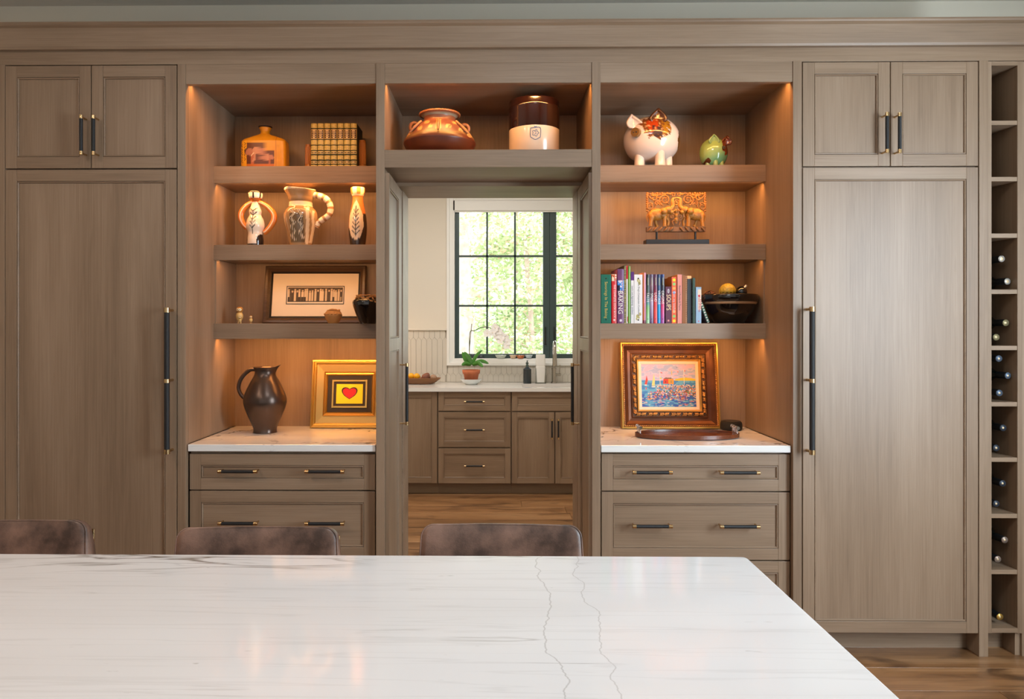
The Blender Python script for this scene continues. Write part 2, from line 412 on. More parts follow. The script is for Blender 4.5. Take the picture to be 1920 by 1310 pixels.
# window with separate panes
W = MB()
casx = WX(838, D+PB); casz = WZ(685, 0, D+PB-.03)
wi = struct(MB().ring(wx0-.005, wx1+.005, wz0-.005, wz1+.005, [(0, PB-.012), (.0, PB-.012), (.012, PB-.012), (.012, PB+.08)]).obj('window_1', whiteM))
def ringbox(mb, x0, x1, z0, z1, w_, y0, y1, m=0):
    return mb.ring(x0, x1, z0, z1, [(0, y1), (0, y0), (w_, y0), (w_, y1)], m)
cm = wx0-casx
MB().ring(casx, wx1+cm, casz, wz1+cm, [(0, PB), (0, PB-.03), (.022, PB-.03), (.026, PB-.018), (cm-.006, PB-.014), (cm, PB-.005), (cm, PB+.03)]).obj('window_casing', whiteM, wi)
yw0, yw1 = PB+.05, PB+.09
sash = []
mid0, mid1 = WX(1018, D+PB+.05), WX(1043, D+PB+.05)
g0 = WX(861, D+PB+.05); pitch = (mid0-g0)/3.0
zb = WZ(663, 0, D+PB+.05); zt = 2.55; zh = [WZ(573, 0, D+PB+.05), WZ(480, 0, D+PB+.05)]
zs = [zb]+zh+[zt]
for (sx0, sx1, name) in ((g0, mid0, 'left'), (mid1, mid1+3*pitch, 'right')):
    fx0, fx1 = (wx0, (mid0+mid1)/2-.001) if name == 'left' else ((mid0+mid1)/2+.001, wx1)
    fr = MB().box(fx0, sx0, yw0-.02, yw1, wz0, wz1).box(sx1, fx1, yw0-.02, yw1, wz0, wz1).box(sx0, sx1, yw0-.02, yw1, wz0, zb).box(sx0, sx1, yw0-.02, yw1, zt, wz1)
    so = fr.obj('window_sash', darkgreen, wi, bevel=.003)
    mm = MB()
    for k in (1, 2): mm.box(sx0+k*pitch-.009, sx0+k*pitch+.009, yw0, yw1-.01, zb, zt)
    for z in zh: mm.box(sx0, sx1, yw0, yw1-.01, z-.009, z+.009)
    mm.obj('glazing_bar', darkgreen, so)
    for k in range(3):
        for j in range(3): MB().box(sx0+k*pitch+.009, sx0+(k+1)*pitch-.009, yw0+.012, yw0+.016, zs[j]+.009, zs[j+1]-.009).obj('pane', paneM, so)
    hx = fx1-.04 if name == 'left' else fx0+.04
    MB().cyl((hx, yw0-.03, 1.26), (hx, yw0-.03, 1.42), .005, 8).ball((hx, yw0-.035, 1.26), .009, 8, 6).obj('sash_lever', blackM, so)
# roller blind
rb = thing('roller_blind', 'white roller blind rolled up at the top of the pantry window', 'blind', ((wx0+wx1)/2, PB+.01, 2.5), world=True)
zb0, zb1 = WZ(395, .3, D+PB), WZ(375, .3, D+PB)
MB().box(WX(848, D+PB), wx1-.0, PB-.012, PB+.03, zb0, zb1).obj('cassette', whiteM, rb, bevel=.004)
MB().box(WX(851, D+PB)+.01, wx1-.02, PB+.006, PB+.010, zb0-.012, zb0).obj('shade_hem', whiteM, rb)
# ledge and tiled backsplash
ledz = WZ(618, -.7, D+PB-.02)
lg = MB()
lg.box(PL, casx, PB-.03, PB, ledz-.006, ledz+.012)
struct(lg.obj('trim_1', pantrywall, bevel=.003))
bs = struct(MB().box(PL, casx, PB-.006, PB, .906, ledz).box(casx, wx1+cm, PB-.006, PB, .906, casz).obj('wall_backsplash', groutM))
tw, th, tip = .0495, .355, .026
def clip(poly, ax, lim, keep_less):
    out = []
    for i in range(len(poly)):
        a, b = poly[i], poly[(i+1) % len(poly)]; ia = (a[ax] <= lim) == keep_less; ib = (b[ax] <= lim) == keep_less
        if ia: out.append(a)
        if ia != ib:
            t = (lim-a[ax])/(b[ax]-a[ax]); out.append((a[0]+t*(b[0]-a[0]), a[1]+t*(b[1]-a[1])))
    return out
zr0 = WZ(701, -.1, D+PB)-tip/2-(th-tip)
for r_ in range(3):
    zc0 = zr0 + r_*(th-tip); ox = (r_ % 2)*tw/2
    for k in range(-35, 22):
        cx_ = k*tw+ox+.0; h = tw/2-.0014
        poly = [(cx_, zc0), (cx_+h, zc0+tip), (cx_+h, zc0+th-tip-.0), (cx_, zc0+th-.002), (cx_-h, zc0+th-tip), (cx_-h, zc0+tip)]
        zl = ledz-.008 if cx_ < casx else casz-.002
        if cx_ < casx: poly = clip(poly, 0, casx-.001, True)
        else: poly = clip(poly, 0, casx+.001, False)
        poly = clip(poly, 1, zl, True) if poly else []
        poly = clip(poly, 1, .909, False) if poly else []
        if len(poly) < 3 or max(p[1] for p in poly)-min(p[1] for p in poly) < .004: continue
        MB().prism(poly, PB-.0105-.0006*((k*7+r_*3) % 3), PB-.006).obj('tile', tileM, bs)

# ================================================================ cabinetry helpers
def pull(parent, cx, cz, length, vert, yf, r=.0075, proj=.042, mid=False, xf=None):
    """leather-wrapped bar pull with brass end collars and posts"""
    h = MB(); yb = yf-proj; a = length/2; e = .020 if length > .3 else .016
    def P(t, y): return (cx, y, cz+t) if vert else (cx+t, y, cz)
    h.cyl(P(-a+e, yb), P(a-e, yb), r, 14, 1)
    for t0, t1 in ((-a, -a+e), (a-e, a)): h.cyl(P(t0, yb), P(t1, yb), r*1.08, 14, 0)
    posts = [-a+e*.5, a-e*.5]
    if mid: h.cyl(P(-.008, yb), P(.008, yb), r*1.08, 14, 0); posts.append(0)
    for t in posts: h.cyl(P(t, yb), P(t, yf), r*.55, 10, 0)
    return h.obj('handle', [brass, grip], parent, xf=xf, label='black leather-wrapped bar handle with brass collars')
def shaker(parent, name, x0, x1, z0, z1, yf, rail=.05, t=.02, xf=None, midrail=None, lab=None):
    """framed front: stiles and rails, a raised bead and a recessed panel"""
    yb = yf+t
    o = MB().box(x0, x0+rail, yf, yb, z0, z1, 0).box(x1-rail, x1, yf, yb, z0, z1, 0)
    o.box(x0+rail, x1-rail, yf, yb, z0, z0+rail, 1).box(x0+rail, x1-rail, yf, yb, z1-rail, z1, 1)
    spans = [(z0+rail, z1-rail)]
    if midrail: o.box(x0+rail, x1-rail, yf, yb, midrail[0], midrail[1], 1); spans = [(z0+rail, midrail[0]), (midrail[1], z1-rail)]
    d = o.obj(name, [oakZ, oakX], parent, bevel=.0012, xf=xf, label=lab)
    for a, b in spans:
        MB().ring(x0+rail, x1-rail, a, b, [(0, yf+.006), (.0012, yf+.006), (.0022, yf+.0012), (.0050, yf+.0008), (.0072, yf+.003), (.0075, yf+.0105)]).obj('bead', oakX, d, xf=xf)
        wide = (x1-x0) > (b-a)*1.15
        MB().box(x0+rail+.003, x1-rail-.003, yf+.0085, yb-.001, a+.003, b-.003).obj('panel', oakX if wide else oakZ, d, xf=xf)
    return d
z_ut, z_ub, z_tt, z_tb = 2.565, 2.116, 2.1095, .101       # door edges
z_fr = 2.570
AL = -.3
def xr(px, y=0): return WX(px, D+y)
TY_BODY = .61

# crown and frieze
struct(MB().box(-2.6, xr(1928), .004, .03, z_fr, 2.64).obj('trim_2', oakX, bevel=.001))
cr = MB().prism([(0, 0)], 0, 0) if False else MB()
prof = [(.02, 2.630), (-.018, 2.630), (-.020, 2.634), (-.022, 2.640), (-.034, 2.716), (-.046, 2.724), (-.050, 2.730), (-.048, 2.738), (.02, 2.740)]
v = [(x, y, z) for x in (-2.6, xr(1930)+.01) for (y, z) in prof]; n = len(prof)
cr.add(v, [(i, i+1, n+i+1, n+i) for i in range(n-1)]+[tuple(range(n)), tuple(reversed(range(n, 2*n)))])
struct(cr.obj('trim_3', oakX))

# ---- tall cabinets
def tall_cabinet(px0, px1, sl, sr, pmid, hx, hside, label, hpx, floor_stile):
    x0, x1 = xr(px0), xr(px1)
    t = thing('tall_cabinet', label, 'cabinet', ((x0+x1)/2, .3, 0), world=True)
    MB().box(x0-.010, x1+.010, .024, .61, .10, 2.72).obj('body', oakZ, t)
    MB().box(x0-.012, x1+.012, .09, .11, 0, .10).obj('toe_kick', oakX, t)
    for a, b in (sl, sr):
        s = MB().box(a, b, 0, .0295, .0, z_fr).box(a+.001, b-.019 if (a < 0 and b > -1.5) else b-.002, .0295, .0895, 0, z_fr) if b < 0 else MB().box(a, b, 0, .0295, 0, z_fr).box(a+.019 if a < 1.4 else a+.001, b-.001, .0295, .0895, 0, z_fr); s.obj('stile', oakZ, t, bevel=.001)
    g = .002; xm = xr(pmid)
    for a, b, hp in ((x0, xm-g, hpx[0]), (xm+g, x1, hpx[1])):
        d = shaker(t, 'upper_door', a, b, z_ub, z_ut, 0)
        pull(d, xr(hp, -.042), WZ(253, (a+b)/2, D-.042) if px0 < 900 else WZ(249, (a+b)/2, D-.042), .172, True, 0)
    d = shaker(t, 'tall_door', x0, x1, z_tb, z_tt, 0)
    pull(d, xr(hx, -.055), WZ(713.5, x0, D-.055), .628, True, 0, r=.0115, proj=.055, mid=True)
    return t
xs = xr(333)
tall_cabinet(10, 331, (xr(-70), xr(9)), (xs-.001, xr(348)), 171, 313, 1, 'tall integrated cabinet at the left, brown oak, long black handle on its right edge', (152, 175), False)
tall_cabinet(1505.5, 1834, (xr(1487), xr(1503.5)), (xr(1836), xr(1853)), 1669.5, 1523, 0, 'tall integrated cabinet at the right, pale oak, long black handle on its left edge', (1663.5, 1687), True)

# ---- display niches with base drawers
def niche(px0, px1, label, posts, sh0, sh1, inner_side):
    x0, x1 = xr(px0), xr(px1)
    t = thing('display_cabinet', label, 'cabinet', ((x0+x1)/2, .3, .906), world=True)
    MB().box(x0-.018, x1+.018, .61, .624, .90, 2.56).obj('back_panel', oakZ, t)
    MB().box(x0-.018, x0, .03, .61, .907, 2.56).obj('side_panel', oakZ, t)
    MB().box(x1, x1+.018, .03, .61, .907, 2.56).obj('side_panel', oakZ, t)
    zc = 2.5135
    MB().box(x0, x1, .03, .61, zc, zc+.02).obj('top_panel', oakX, t)
    MB().box(x0, x1, .004, .03, 2.483, z_fr).obj('header', oakX, t, bevel=.001)
    MB().box(x0+.01, x1-.01, .032, .040, zc-.006, zc-.001).obj('led_strip', ledM, t)
    led('led_header', x0+.012, x1-.012, .046, zc-.008, P_HEAD, .28)
    for a, b in posts: MB().box(xr(a), xr(b), 0, .03, 0, z_fr).box(xr(a)+.012, xr(b)-.012, .03, .61, 0, .905).obj('stile', oakZ, t, bevel=.001)
    for (zt_, zb_), lit in zip(((2.193, 2.116), (1.816, 1.745), (1.438, 1.367)), (1, .42, 1)):
        s = MB().box(x0, x1, .32, .61, zb_+.002, zt_).box(x0, x1, .32, .335, zb_-.003, zb_+.002).obj('shelf', oakX, t, bevel=.001)
        if lit:
            MB().box(x0+.01, x1-.01, .337, .345, zb_-.001, zb_+.002).obj('led_strip', ledM, s)
            led('led_shelf', x0+.012, x1-.012, .350, zb_-.002, P_SHELF*lit)
    for sx in ((x0, x0+.006), (x1-.006, x1)): MB().box(*sx, .335, .61, 1.438, 1.745).obj('cleat', oakZ, t)
    return t
P_HEAD, P_SHELF = 3.6, 2.7
niche(348, 705, 'left lit open shelving niche with three thick oak shelves', ((705, 721),), 0, 0, 1)
niche(1126, 1487, 'right lit open shelving niche with three thick oak shelves', ((1110, 1126),), 0, 0, 1)
def base_cab(px0, px1, pd0, pd1, rows, hp, hr, label, clabel):
    x0, x1 = xr(px0), xr(px1); a, b = xr(pd0, .03), xr(pd1, .03)
    t = thing('base_cabinet', label, 'cabinet', ((x0+x1)/2, .3, 0), world=True)
    MB().box(x0+.002, x1-.002, .052, .60, .10, .874).obj('body', oakZ, t)
    MB().box(x0+.002, x1-.002, .09, .11, 0, .10).obj('toe_kick', oakX, t)
    for (py0, py1), hy in zip(rows, hr):
        X = (a+b)/2; z1_, z0_ = WZ(py0, X, D+.03), WZ(py1, X, D+.03)
        d = shaker(t, 'drawer', a, b, z0_, z1_, .03)
        for h in hp: pull(d, xr(h, -.01), WZ(hy, X, D-.01), .172, False, .03, proj=.040)
    c = MB().box(x0+.004, x1-.004, .012, .612, .875, .906).obj('countertop', counterM, bevel=.003)
    tag(recenter(c), clabel, 'countertop')
base_cab(348, 705, 355.5, 703.5, ((851, 918), (920.5, 1046), (1048.5, 1182)), (445.5, 608.5), (884, 981.5, 1115), 'left oak base cabinet of wide drawers below the grey-veined counter with the bronze pitcher', 'white grey-veined stone counter in the left niche, under bronze pitcher and gold frame')
base_cab(1126, 1487, 1128, 1481, ((851, 920), (922.5, 1049), (1051.5, 1185)), (1223.5, 1387.5), (886, 987, 1118), 'right oak base cabinet of wide drawers below the counter with the oval tray', 'white grey-veined stone counter in the right niche, under the oval tray')
# ---- over-door cabinet
x0, x1 = OL, OR
t = thing('overdoor_cabinet', 'open oak cabinet box over the pantry doorway holding a clay pot and a crock', 'cabinet', ((x0+x1)/2, .3, 2.116), world=True)
MB().box(x0-.016, x1+.016, .61, .624, 2.116, 2.56).obj('back_panel', oakZ, t)
for s in ((x0-.016, x0), (x1, x1+.016)): MB().box(*s, .03, .61, 2.116, 2.56).obj('side_panel', oakZ, t)
MB().box(x0, x1, .03, .61, 2.5135, 2.5335).obj('top_panel', oakX, t)
MB().box(x0, x1, .004, .03, 2.483, z_fr).obj('header', oakX, t, bevel=.001)
MB().box(x0, x1, .002, .61, 2.116, 2.193).obj('shelf', oakX, t, bevel=.001)
MB().box(x0+.01, x1-.01, .032, .040, 2.507, 2.512).obj('led_strip', ledM, t)
led('led_header', x0+.012, x1-.012, .046, 2.505, P_HEAD*1.05, .28)
# doorway lining
jl, jr = WX(765, D+.66), WX(1074, D+.66)
jb = MB().box(jl-.02, jl, .45, .67, 0, 2.10).box(jr, jr+.02, .45, .67, 0, 2.10).box(jl-.02, jr+.02, .34, .67, 2.098, 2.116)
jb.box(OL-.016, OL-.002, .02, .67, 0, 2.116).box(OR+.002, OR+.016, .02, .67, 0, 2.116)
struct(jb.obj('trim_4', oakX, bevel=.001))
# pantry doors folded back into the opening
def fold_door(side, xface, label):
    y0, y1 = .012, .445
    t = thing('pantry_door', label, 'door', (xface, (y0+y1)/2, .008), world=True)
    # author facing -y in a local frame, then turn it to face the opening
    if side < 0: xf = Matrix.Translation((xface, 0, 0)) @ Matrix(((0,-1,0,0),(1,0,0,0),(0,0,1,0),(0,0,0,1)))
    else: xf = Matrix.Translation((xface, 0, 0)) @ Matrix(((0,1,0,0),(-1,0,0,0),(0,0,1,0),(0,0,0,1)))
    a, b = (y0, y1) if side < 0 else (-y1, -y0)
    return t, xf, a, b
for side, px_, lab in ((-1, 747.5, 'tall panelled oak door folded back along the left side of the pantry doorway'), (1, 1088.5, 'tall panelled oak door folded back along the right side of the pantry doorway')):
    xf_ = WX(px_, D+.34) - (.002*side)
    t, xf, a, b = fold_door(side, xf_, lab)
    d = MB(); rail_near, rail_far = .03, .105
    yb = .018; zb_, zt_ = .008, 2.094
    m0, m1 = WZ(655, xf_, D+.34), WZ(633, xf_, D+.34)
    ia, ib = (a+rail_near, b-rail_far) if side < 0 else (a+rail_far, b-rail_near)
    d.box(a, ia, 0, yb, zb_, zt_, 0).box(ib, b, 0, yb, zb_, zt_, 0)
    for q in ((zb_, zb_+.06), (m0, m1), (zt_-.06, zt_)): d.box(ia, ib, 0, yb, *q, 0)
    for p_, q_ in ((zb_+.06, m0), (m1, zt_-.06)):
        d.ring(ia, ib, p_, q_, [(0, .006), (.0012, .006), (.0022, .0012), (.0050, .0008), (.0072, .003), (.0075, .0105)])
    dl = d.obj('door_leaf', oakZ, t, xf=xf)
    for p_, q_ in ((zb_+.06, m0), (m1, zt_-.06)): MB().box(ia+.003, ib-.003, .009, .017, p_+.003, q_-.003).obj('panel', oakZ, dl, xf=xf)
    hy = b-.075 if side < 0 else a+.075
    pull(dl, hy, WZ(738.5, xf_, D+.37), .30, True, 0, r=.0075, proj=.034, xf=xf)

# ---- wine rack
x0, x1 = xr(1853), xr(1918.5); ox0, ox1 = xr(1860.5), xr(1909)
wr_ = thing('wine_rack', 'tall narrow oak wine rack of stacked cubbies at the far right', 'wine rack', ((x0+x1)/2, .3, 0), world=True)
Xr = (x0+x1)/2
MB().box(x0, ox0, .004, .58, .10, 2.567).obj('side_panel', oakZ, wr_, bevel=.001)
MB().box(ox1, x1, .004, .58, .10, 2.567).obj('side_panel', oakZ, wr_, bevel=.001)
MB().box(ox0, ox1, .57, .58, .10, 2.567).obj('back_panel', oakZ, wr_)
MB().box(ox0, ox1, .004, .57, WZ(122, Xr, D), 2.567).obj('top_rail', oakX, wr_)
rack = [226, 331.5, 437.5, 542.5, 648, 753.5, 857.5, 963, 1068]
RZ = []
for p in rack:
    zt_ = WZ(p, Xr, D+.006); RZ.append(zt_); MB().box(ox0, ox1, .006, .57, zt_-.019, zt_).obj('shelf', oakX, wr_, bevel=.0008)
zt_ = WZ(1178, Xr, D); RZ.append(zt_); MB().box(ox0, ox1, .004, .57, zt_-.02, zt_).obj('shelf', oakX, wr_)
MB().box(x0, x1, .10, .12, 0, .10).obj('toe_kick', oakX, wr_)
MB().box(ox1, x1, .02, .099, 0, .10).obj('foot', oakZ, wr_)
MB().box(x1+.0005, x1+.022, .008, .6, .0, 2.567).obj('end_panel', oakZ, wr_)
# bottles
glassD = mat('bottle_glass', S(14, 18, 14), .08, coat=.5)
caps = {'silver': mat('cap_silver', S(200, 196, 188), .35, .6), 'goldcross': mat('cap_olive', S(150, 140, 104), .4, .5), 'blue': mat('cap_blue', S(96, 110, 128), .35, .5),
        'dark': mat('cap_dark', S(56, 62, 72), .4, .3), 'taupe': mat('cap_taupe', S(150, 132, 120), .4, .5), 'gold': mat('cap_gold', S(222, 178, 92), .3, .8)}
dotM = mat('cap_dot', S(214, 190, 150), .4, .3)
BT = [(1878, 485, 3, 'silver', 1, 'wine bottle with a silver cap, upper one in the fourth cubby'), (1889, 523, 3, 'silver', 0, 'wine bottle with a silver cap, lower one in the fourth cubby'),
      (1886, 605, 4, 'goldcross', 1, 'wine bottle with an olive-gold cap, upper right in the fifth cubby'), (1868, 631, 4, 'goldcross', 0, 'wine bottle with an olive-gold cap, lower left in the fifth cubby'),
      (1873, 672, 5, 'blue', 2, 'wine bottle with a bluish cap, topmost of three in the sixth cubby'), (1890, 704, 5, 'blue', 1, 'wine bottle with a bluish cap, middle right of three in the sixth cubby'), (1874, 735, 5, 'blue', 0, 'wine bottle with a bluish cap, lowest of three in the sixth cubby'),
      (1881, 802, 6, 'dark', 1, 'dark capped wine bottle, upper one in the seventh cubby'), (1868, 836, 6, 'dark', 0, 'dark capped wine bottle, lower one in the seventh cubby'),
      (1880, 906, 7, 'dark', 1, 'slate capped wine bottle, upper one in the eighth cubby'), (1868, 941, 7, 'dark', 0, 'slate capped wine bottle, lower one in the eighth cubby'),
      (1884, 1012, 8, 'taupe', 1, 'wine bottle with a taupe cap, upper one in the ninth cubby'), (1871, 1047, 8, 'taupe', 0, 'wine bottle with a taupe cap, lower one in the ninth cubby'),
      (1875, 1161, 9, 'gold', 0, 'wine bottle with a bright gold cap lying alone in the lowest cubby')]
cap_y = .035; prevx = None
for px, py, shf, cp, lvl, lab in BT:
    X = WX(px, D+cap_y); X = min(max(X, ox0+.018), ox1-.018); Xc = min(max(X, ox0+.0385), ox1-.0385)
    Z = WZ(py, X, D+cap_y)
    zmin = RZ[shf]+.0365 if shf < 10 else Z
    if lvl == 0: Z = zmin
    t = thing('wine_bottle', lab, 'wine bottle', (X, cap_y, Z-.0), (0, 0, math.asin((X-Xc)/.14)), group='wine bottles lying in the rack')
    MB().lathe([(0, -.30), (.034, -.30), (.0365, -.295), (.0365, -.125), (.034, -.105), (.024, -.085), (.016, -.07), (.0145, -.055), (.0145, -.006), (0, -.006)], (0, .0, 0), 24, 0, axis='Y').obj('bottle_body', glassD, t)
    MB().lathe([(.015, -.055), (.015, -.003), (.0135, 0), (0, 0)], (0, 0, 0), 20, 0, axis='Y').obj('capsule', mat('capsule_shaded', S(22, 24, 26), .35, .2), t)  # sides coloured black for the shade in the cubby, only the end reads lit
    MB().lathe([(.0142, -.001), (.0140, .0004), (0, .0004)], (0, 0, 0), 20, 0, axis='Y').obj('cap_top', caps[cp], t)
    MB().lathe([(.005 if cp != 'silver' else .009, 0), (.004, .0012), (0, .0012)], (0, 0, 0), 12, 0, axis='Y').obj('cap_stamp', dotM, t)

# ================================================================ island and stools
ix1 = WX(1399, 1.663); iy0, iy1 = .42-D, 1.663-D
ip = []
rc = .012
for k in range(5): a = PI/2*k/4; ip.append((ix1-rc+rc*math.cos(a), iy1-rc+rc*math.sin(a)))
ip += [(-2.5, iy1), (-2.5, iy0), (ix1, iy0)]
o = MB().prismz(ip, .868, .906).obj('island_countertop', islandM, bevel=.004)
tag(o, 'large white quartzite island top with thin grey veins across the foreground', 'countertop')
t = thing('island_cabinet', 'kitchen island cabinet hidden beneath the large white stone top', 'island', (-1, (iy0+iy1)/2, 0), world=True)
MB().box(-2.42, ix1-.05, iy0+.05, iy1-.36, .10, .868).obj('body', oakZ, t)
MB().box(-2.38, ix1-.10, iy0+.09, iy1-.40, 0, .10).obj('toe_kick', oakX, t)
leather = bpy.data.materials.new('stool_leather'); leather.use_nodes = True
nt = leather.node_tree; p = nt.nodes['Principled BSDF']; p.inputs['Roughness'].default_value = .38; p.inputs['Specular IOR Level'].default_value = .5
tc = nt.nodes.new('ShaderNodeTexCoord'); n1 = nt.nodes.new('ShaderNodeTexNoise'); n1.inputs['Scale'].default_value = 11; n1.inputs['Detail'].default_value = 7; n1.inputs['Roughness'].default_value = .62
r = nt.nodes.new('ShaderNodeValToRGB'); r.color_ramp.elements[0].position = .34; r.color_ramp.elements[1].position = .68
r.color_ramp.elements[0].color = (*S(78, 62, 54), 1); r.color_ramp.elements[1].color = (*S(146, 114, 98), 1)
nt.links.new(tc.outputs['Object'], n1.inputs['Vector']); nt.links.new(n1.outputs['Fac'], r.inputs[0]); nt.links.new(r.outputs[0], p.inputs['Base Color'])
b = nt.nodes.new('ShaderNodeBump'); b.inputs['Strength'].default_value = .15; b.inputs['Distance'].default_value = .002
n2 = nt.nodes.new('ShaderNodeTexNoise'); n2.inputs['Scale'].default_value = 260; nt.links.new(tc.outputs['Object'], n2.inputs['Vector']); nt.links.new(n2.outputs['Fac'], b.inputs['Height']); nt.links.new(b.outputs[0], p.inputs['Normal'])
SY = 1.98
def stool(px, ytop, rot, label):
    X = WX(px, SY); ztop = WZ(ytop, X, SY)
    t = thing('bar_stool', label, 'stool', (X, SY-D-.05, 0), (0, 0, rot), group='leather stools tucked along the far side of the island')
    # curved padded back: cross-section swept along a shallow arc
    def slabback(w_, z0, z1, th_, yoff, nx=26, nz=16, r_=.030):
        Z = [z0+(z1-r_-z0)*j/8 for j in range(9)]+[z1-r_+r_*math.sin(PI/2*k/8) for k in range(1, 9)]
        v = []; f = []
        for side in (0, 1):
            for j in range(nz+1):
                for i in range(nx+1):
                    u = -1+2*i/nx; z = Z[j]; q_ = (z-z0)/(z1-z0)
                    hw_ = w_/2*(1-.035*q_*q_); dz = max(0, z-(z1-r_)); hw_ -= r_-math.sqrt(max(0, r_*r_-dz*dz))
                    cz = z
                    yy_ = yoff-.014*u*u + (z-z0)*.10
                    tk_ = th_*(1-.80*q_**3.0); fr_ = -th_*.45+.006*abs(u)**10+.004*q_**8
                    v.append((u*hw_, yy_+(fr_+tk_ if side else fr_), cz))
        q = (nx+1)*(nz+1)
        for j in range(nz):
            for i in range(nx):
                a = j*(nx+1)+i; f.append((a, a+1, a+nx+2, a+nx+1)); f.append((q+a, q+a+nx+1, q+a+nx+2, q+a+1))
        for j in range(nz):
            for i_ in (0, nx):
                a = j*(nx+1)+i_; f.append((a, a+nx+1, q+a+nx+1, q+a) if i_ == 0 else (a, q+a, q+a+nx+1, a+nx+1))
        for i in range(nx):
            a = nz*(nx+1)+i; f.append((a, a+1, q+a+1, q+a)); f.append((i, q+i, q+i+1, i+1))
        return v, f
    w_ = .438
    v, f = slabback(w_, .70, ztop, .062, .05)
    MB().add(v, f, 0, True).obj('backrest', leather, t)
    # piping along the front edge of the back and a brass band behind it
    zt2 = ztop-.004
    def yb_(u, z): return .05-.014*u*u+(z-.70)*.10
    hwf = lambda z: w_/2*(1-.035*((z-.70)/(ztop-.70))**2)-(.030-math.sqrt(max(0, .030**2-max(0, z-(ztop-.030))**2)))
    zl = [.71+(ztop-.030-.71)*k/6 for k in range(7)]+[ztop-.030+.030*math.sin(PI/2*k/6) for k in range(1, 7)]
    fy_ = lambda u, z: yb_(u, z)-.062*.45+.006*abs(u)**10+.004*((z-.70)/(ztop-.70))**8+.001
    L_ = [(-hwf(z), fy_(1, z), z) for z in zl]; xe_ = hwf(ztop); T_ = [(-xe_+2*xe_*k/20, fy_((-1+2*k/20)*xe_/(w_/2), ztop), ztop) for k in range(1, 20)]
    path = L_+T_+[(-x, y, z) for x, y, z in reversed(L_)]
    MB().tube(path, .0022, 6).obj('piping', leather, t)
    bpth = [(-w_/2*1.0, yb_(-1, .66)+.03, .66), (-w_/2*.985, yb_(-1, zt2-.03)+.026, zt2-.03)]
    bm_ = MB()
    for s_ in (-1, 1): bm_.tube([(s_*(abs(q[0])-.006), q[1]+.004, q[2]) for q in bpth], .004, 8)
    bm_.obj('back_rod', brass, t)
    MB().loft([(0, .19, .19, 6), (.02, .215, .205, 5), (.06, .215, .205, 5), (.08, .20, .19, 5)], 40, 10, 0, (0, -.14, .60)).obj('seat', leather, t)
    for sx in (-1, 1):
        for sy in (-1, 1): MB().tube([(sx*.185, -.14+sy*.17, .60), (sx*.215, -.14+sy*.20, 0)], [.012, .009], 8).obj('leg', brass, t)
    MB().tube([(-.205, -.33, .22), (.205, -.33, .22)], .008, 8).tube([(-.205, .05, .22), (.205, .05, .22)], .008, 8).tube([(-.205, -.33, .22), (-.205, .05, .22)], .008, 8).tube([(.205, -.33, .22), (.205, .05, .22)], .008, 8).obj('footrest', brass, t)
stool(18, 975, R(3), 'brown leather bar stool at the far left, cut by the picture edge')
stool(486, 987, R(1.5), 'brown leather bar stool in front of the left drawers')
stool(939, 982, R(-1), 'brown leather bar stool in front of the pantry doorway')

# ================================================================ pantry furniture
FY = 6.22                                    # front of the pantry cabinets, metres from the lens
def pz(py): return WZ(py, 0, FY)
pc_y = FY-D
def pcab(px0, px1, label, fronts, handles):
    x0, x1 = WX(px0, FY), WX(px1, FY)
    t = thing('pantry_cabinet', label, 'cabinet', ((x0+x1)/2, pc_y+.3, 0), world=True)
    MB().box(x0+.001, x1-.001, pc_y+.022, PB-.001, .10, .873).obj('body', oakZ, t)
    MB().box(x0+.001, x1-.001, pc_y+.075, pc_y+.09, 0, .10).obj('toe_kick', oakX, t)
    for kind, a, b, c, d, in fronts:
        fr = shaker(t, kind, WX(a, FY), WX(b, FY), pz(d), pz(c), pc_y, rail=.045)
        for (hk, hx, hy, hv) in handles:
            if a <= hx <= b and c <= hy <= d: pull(fr, WX(hx, FY-.03), WZ(hy, 0, FY-.03), .172, hv, pc_y, r=.007, proj=.035)
pcab(582, 700, 'pantry base cabinet at the far left, behind the left door leaf', [('door', 583, 699, 734, 906)], [])
pcab(700, 820.5, 'pantry base cabinet with one plain door at the left', [('door', 766-18, 819.5, 734, 906)], [])
pcab(820.5, 958.5, 'pantry base cabinet with three stacked drawers below the orchid', [('drawer', 822, 957, 734, 770), ('drawer', 822, 957, 772.5, 838), ('drawer', 822, 957, 840.5, 906)],
     [('h', 889.5, 753, False), ('h', 889.5, 806, False), ('h', 889.5, 873.5, False)])
pcab(958.5, 1122, 'pantry sink base cabinet with two doors under the faucet', [('false_drawer', 960, 1120.5, 734, 770), ('door', 960, 1039.3, 772.5, 906), ('door', 1041.3, 1120.5, 772.5, 906)],
     [('h', 1035, 804, True), ('h', 1047, 804, True)])
# counter with a sink cut-out
cx0, cx1 = PL, PR; cy0, cy1 = FY-.022-D, PB-.001
sx0, sx1 = WX(979, 6.42), WX(979, 6.42)+.72; sy0, sy1 = cy0+.10, cy0+.46
zc0, zc1 = .875, .906
cn = MB().box(cx0, sx0, cy0, cy1, zc0, zc1).box(sx1, cx1, cy0, cy1, zc0, zc1).box(sx0, sx1, cy0, sy0, zc0, zc1).box(sx0, sx1, sy1, cy1, zc0, zc1)
tag(recenter(cn.obj('pantry_countertop', pantryQ)), 'white pantry counter under the window with a sink cut-out', 'countertop')
sk = MB().box(sx0-.01, sx0, sy0-.01, sy1+.01, .70, .8745).box(sx1, sx1+.01, sy0-.01, sy1+.01, .70, .8745).box(sx0, sx1, sy0-.01, sy0, .70, .8745).box(sx0, sx1, sy1, sy1+.01, .70, .8745).box(sx0, sx1, sy0, sy1, .70, .708)
tag(recenter(sk.obj('sink', mat('steel_sink', S(150, 150, 148), .35, .8))), 'steel undermount sink in the white pantry counter', 'sink')
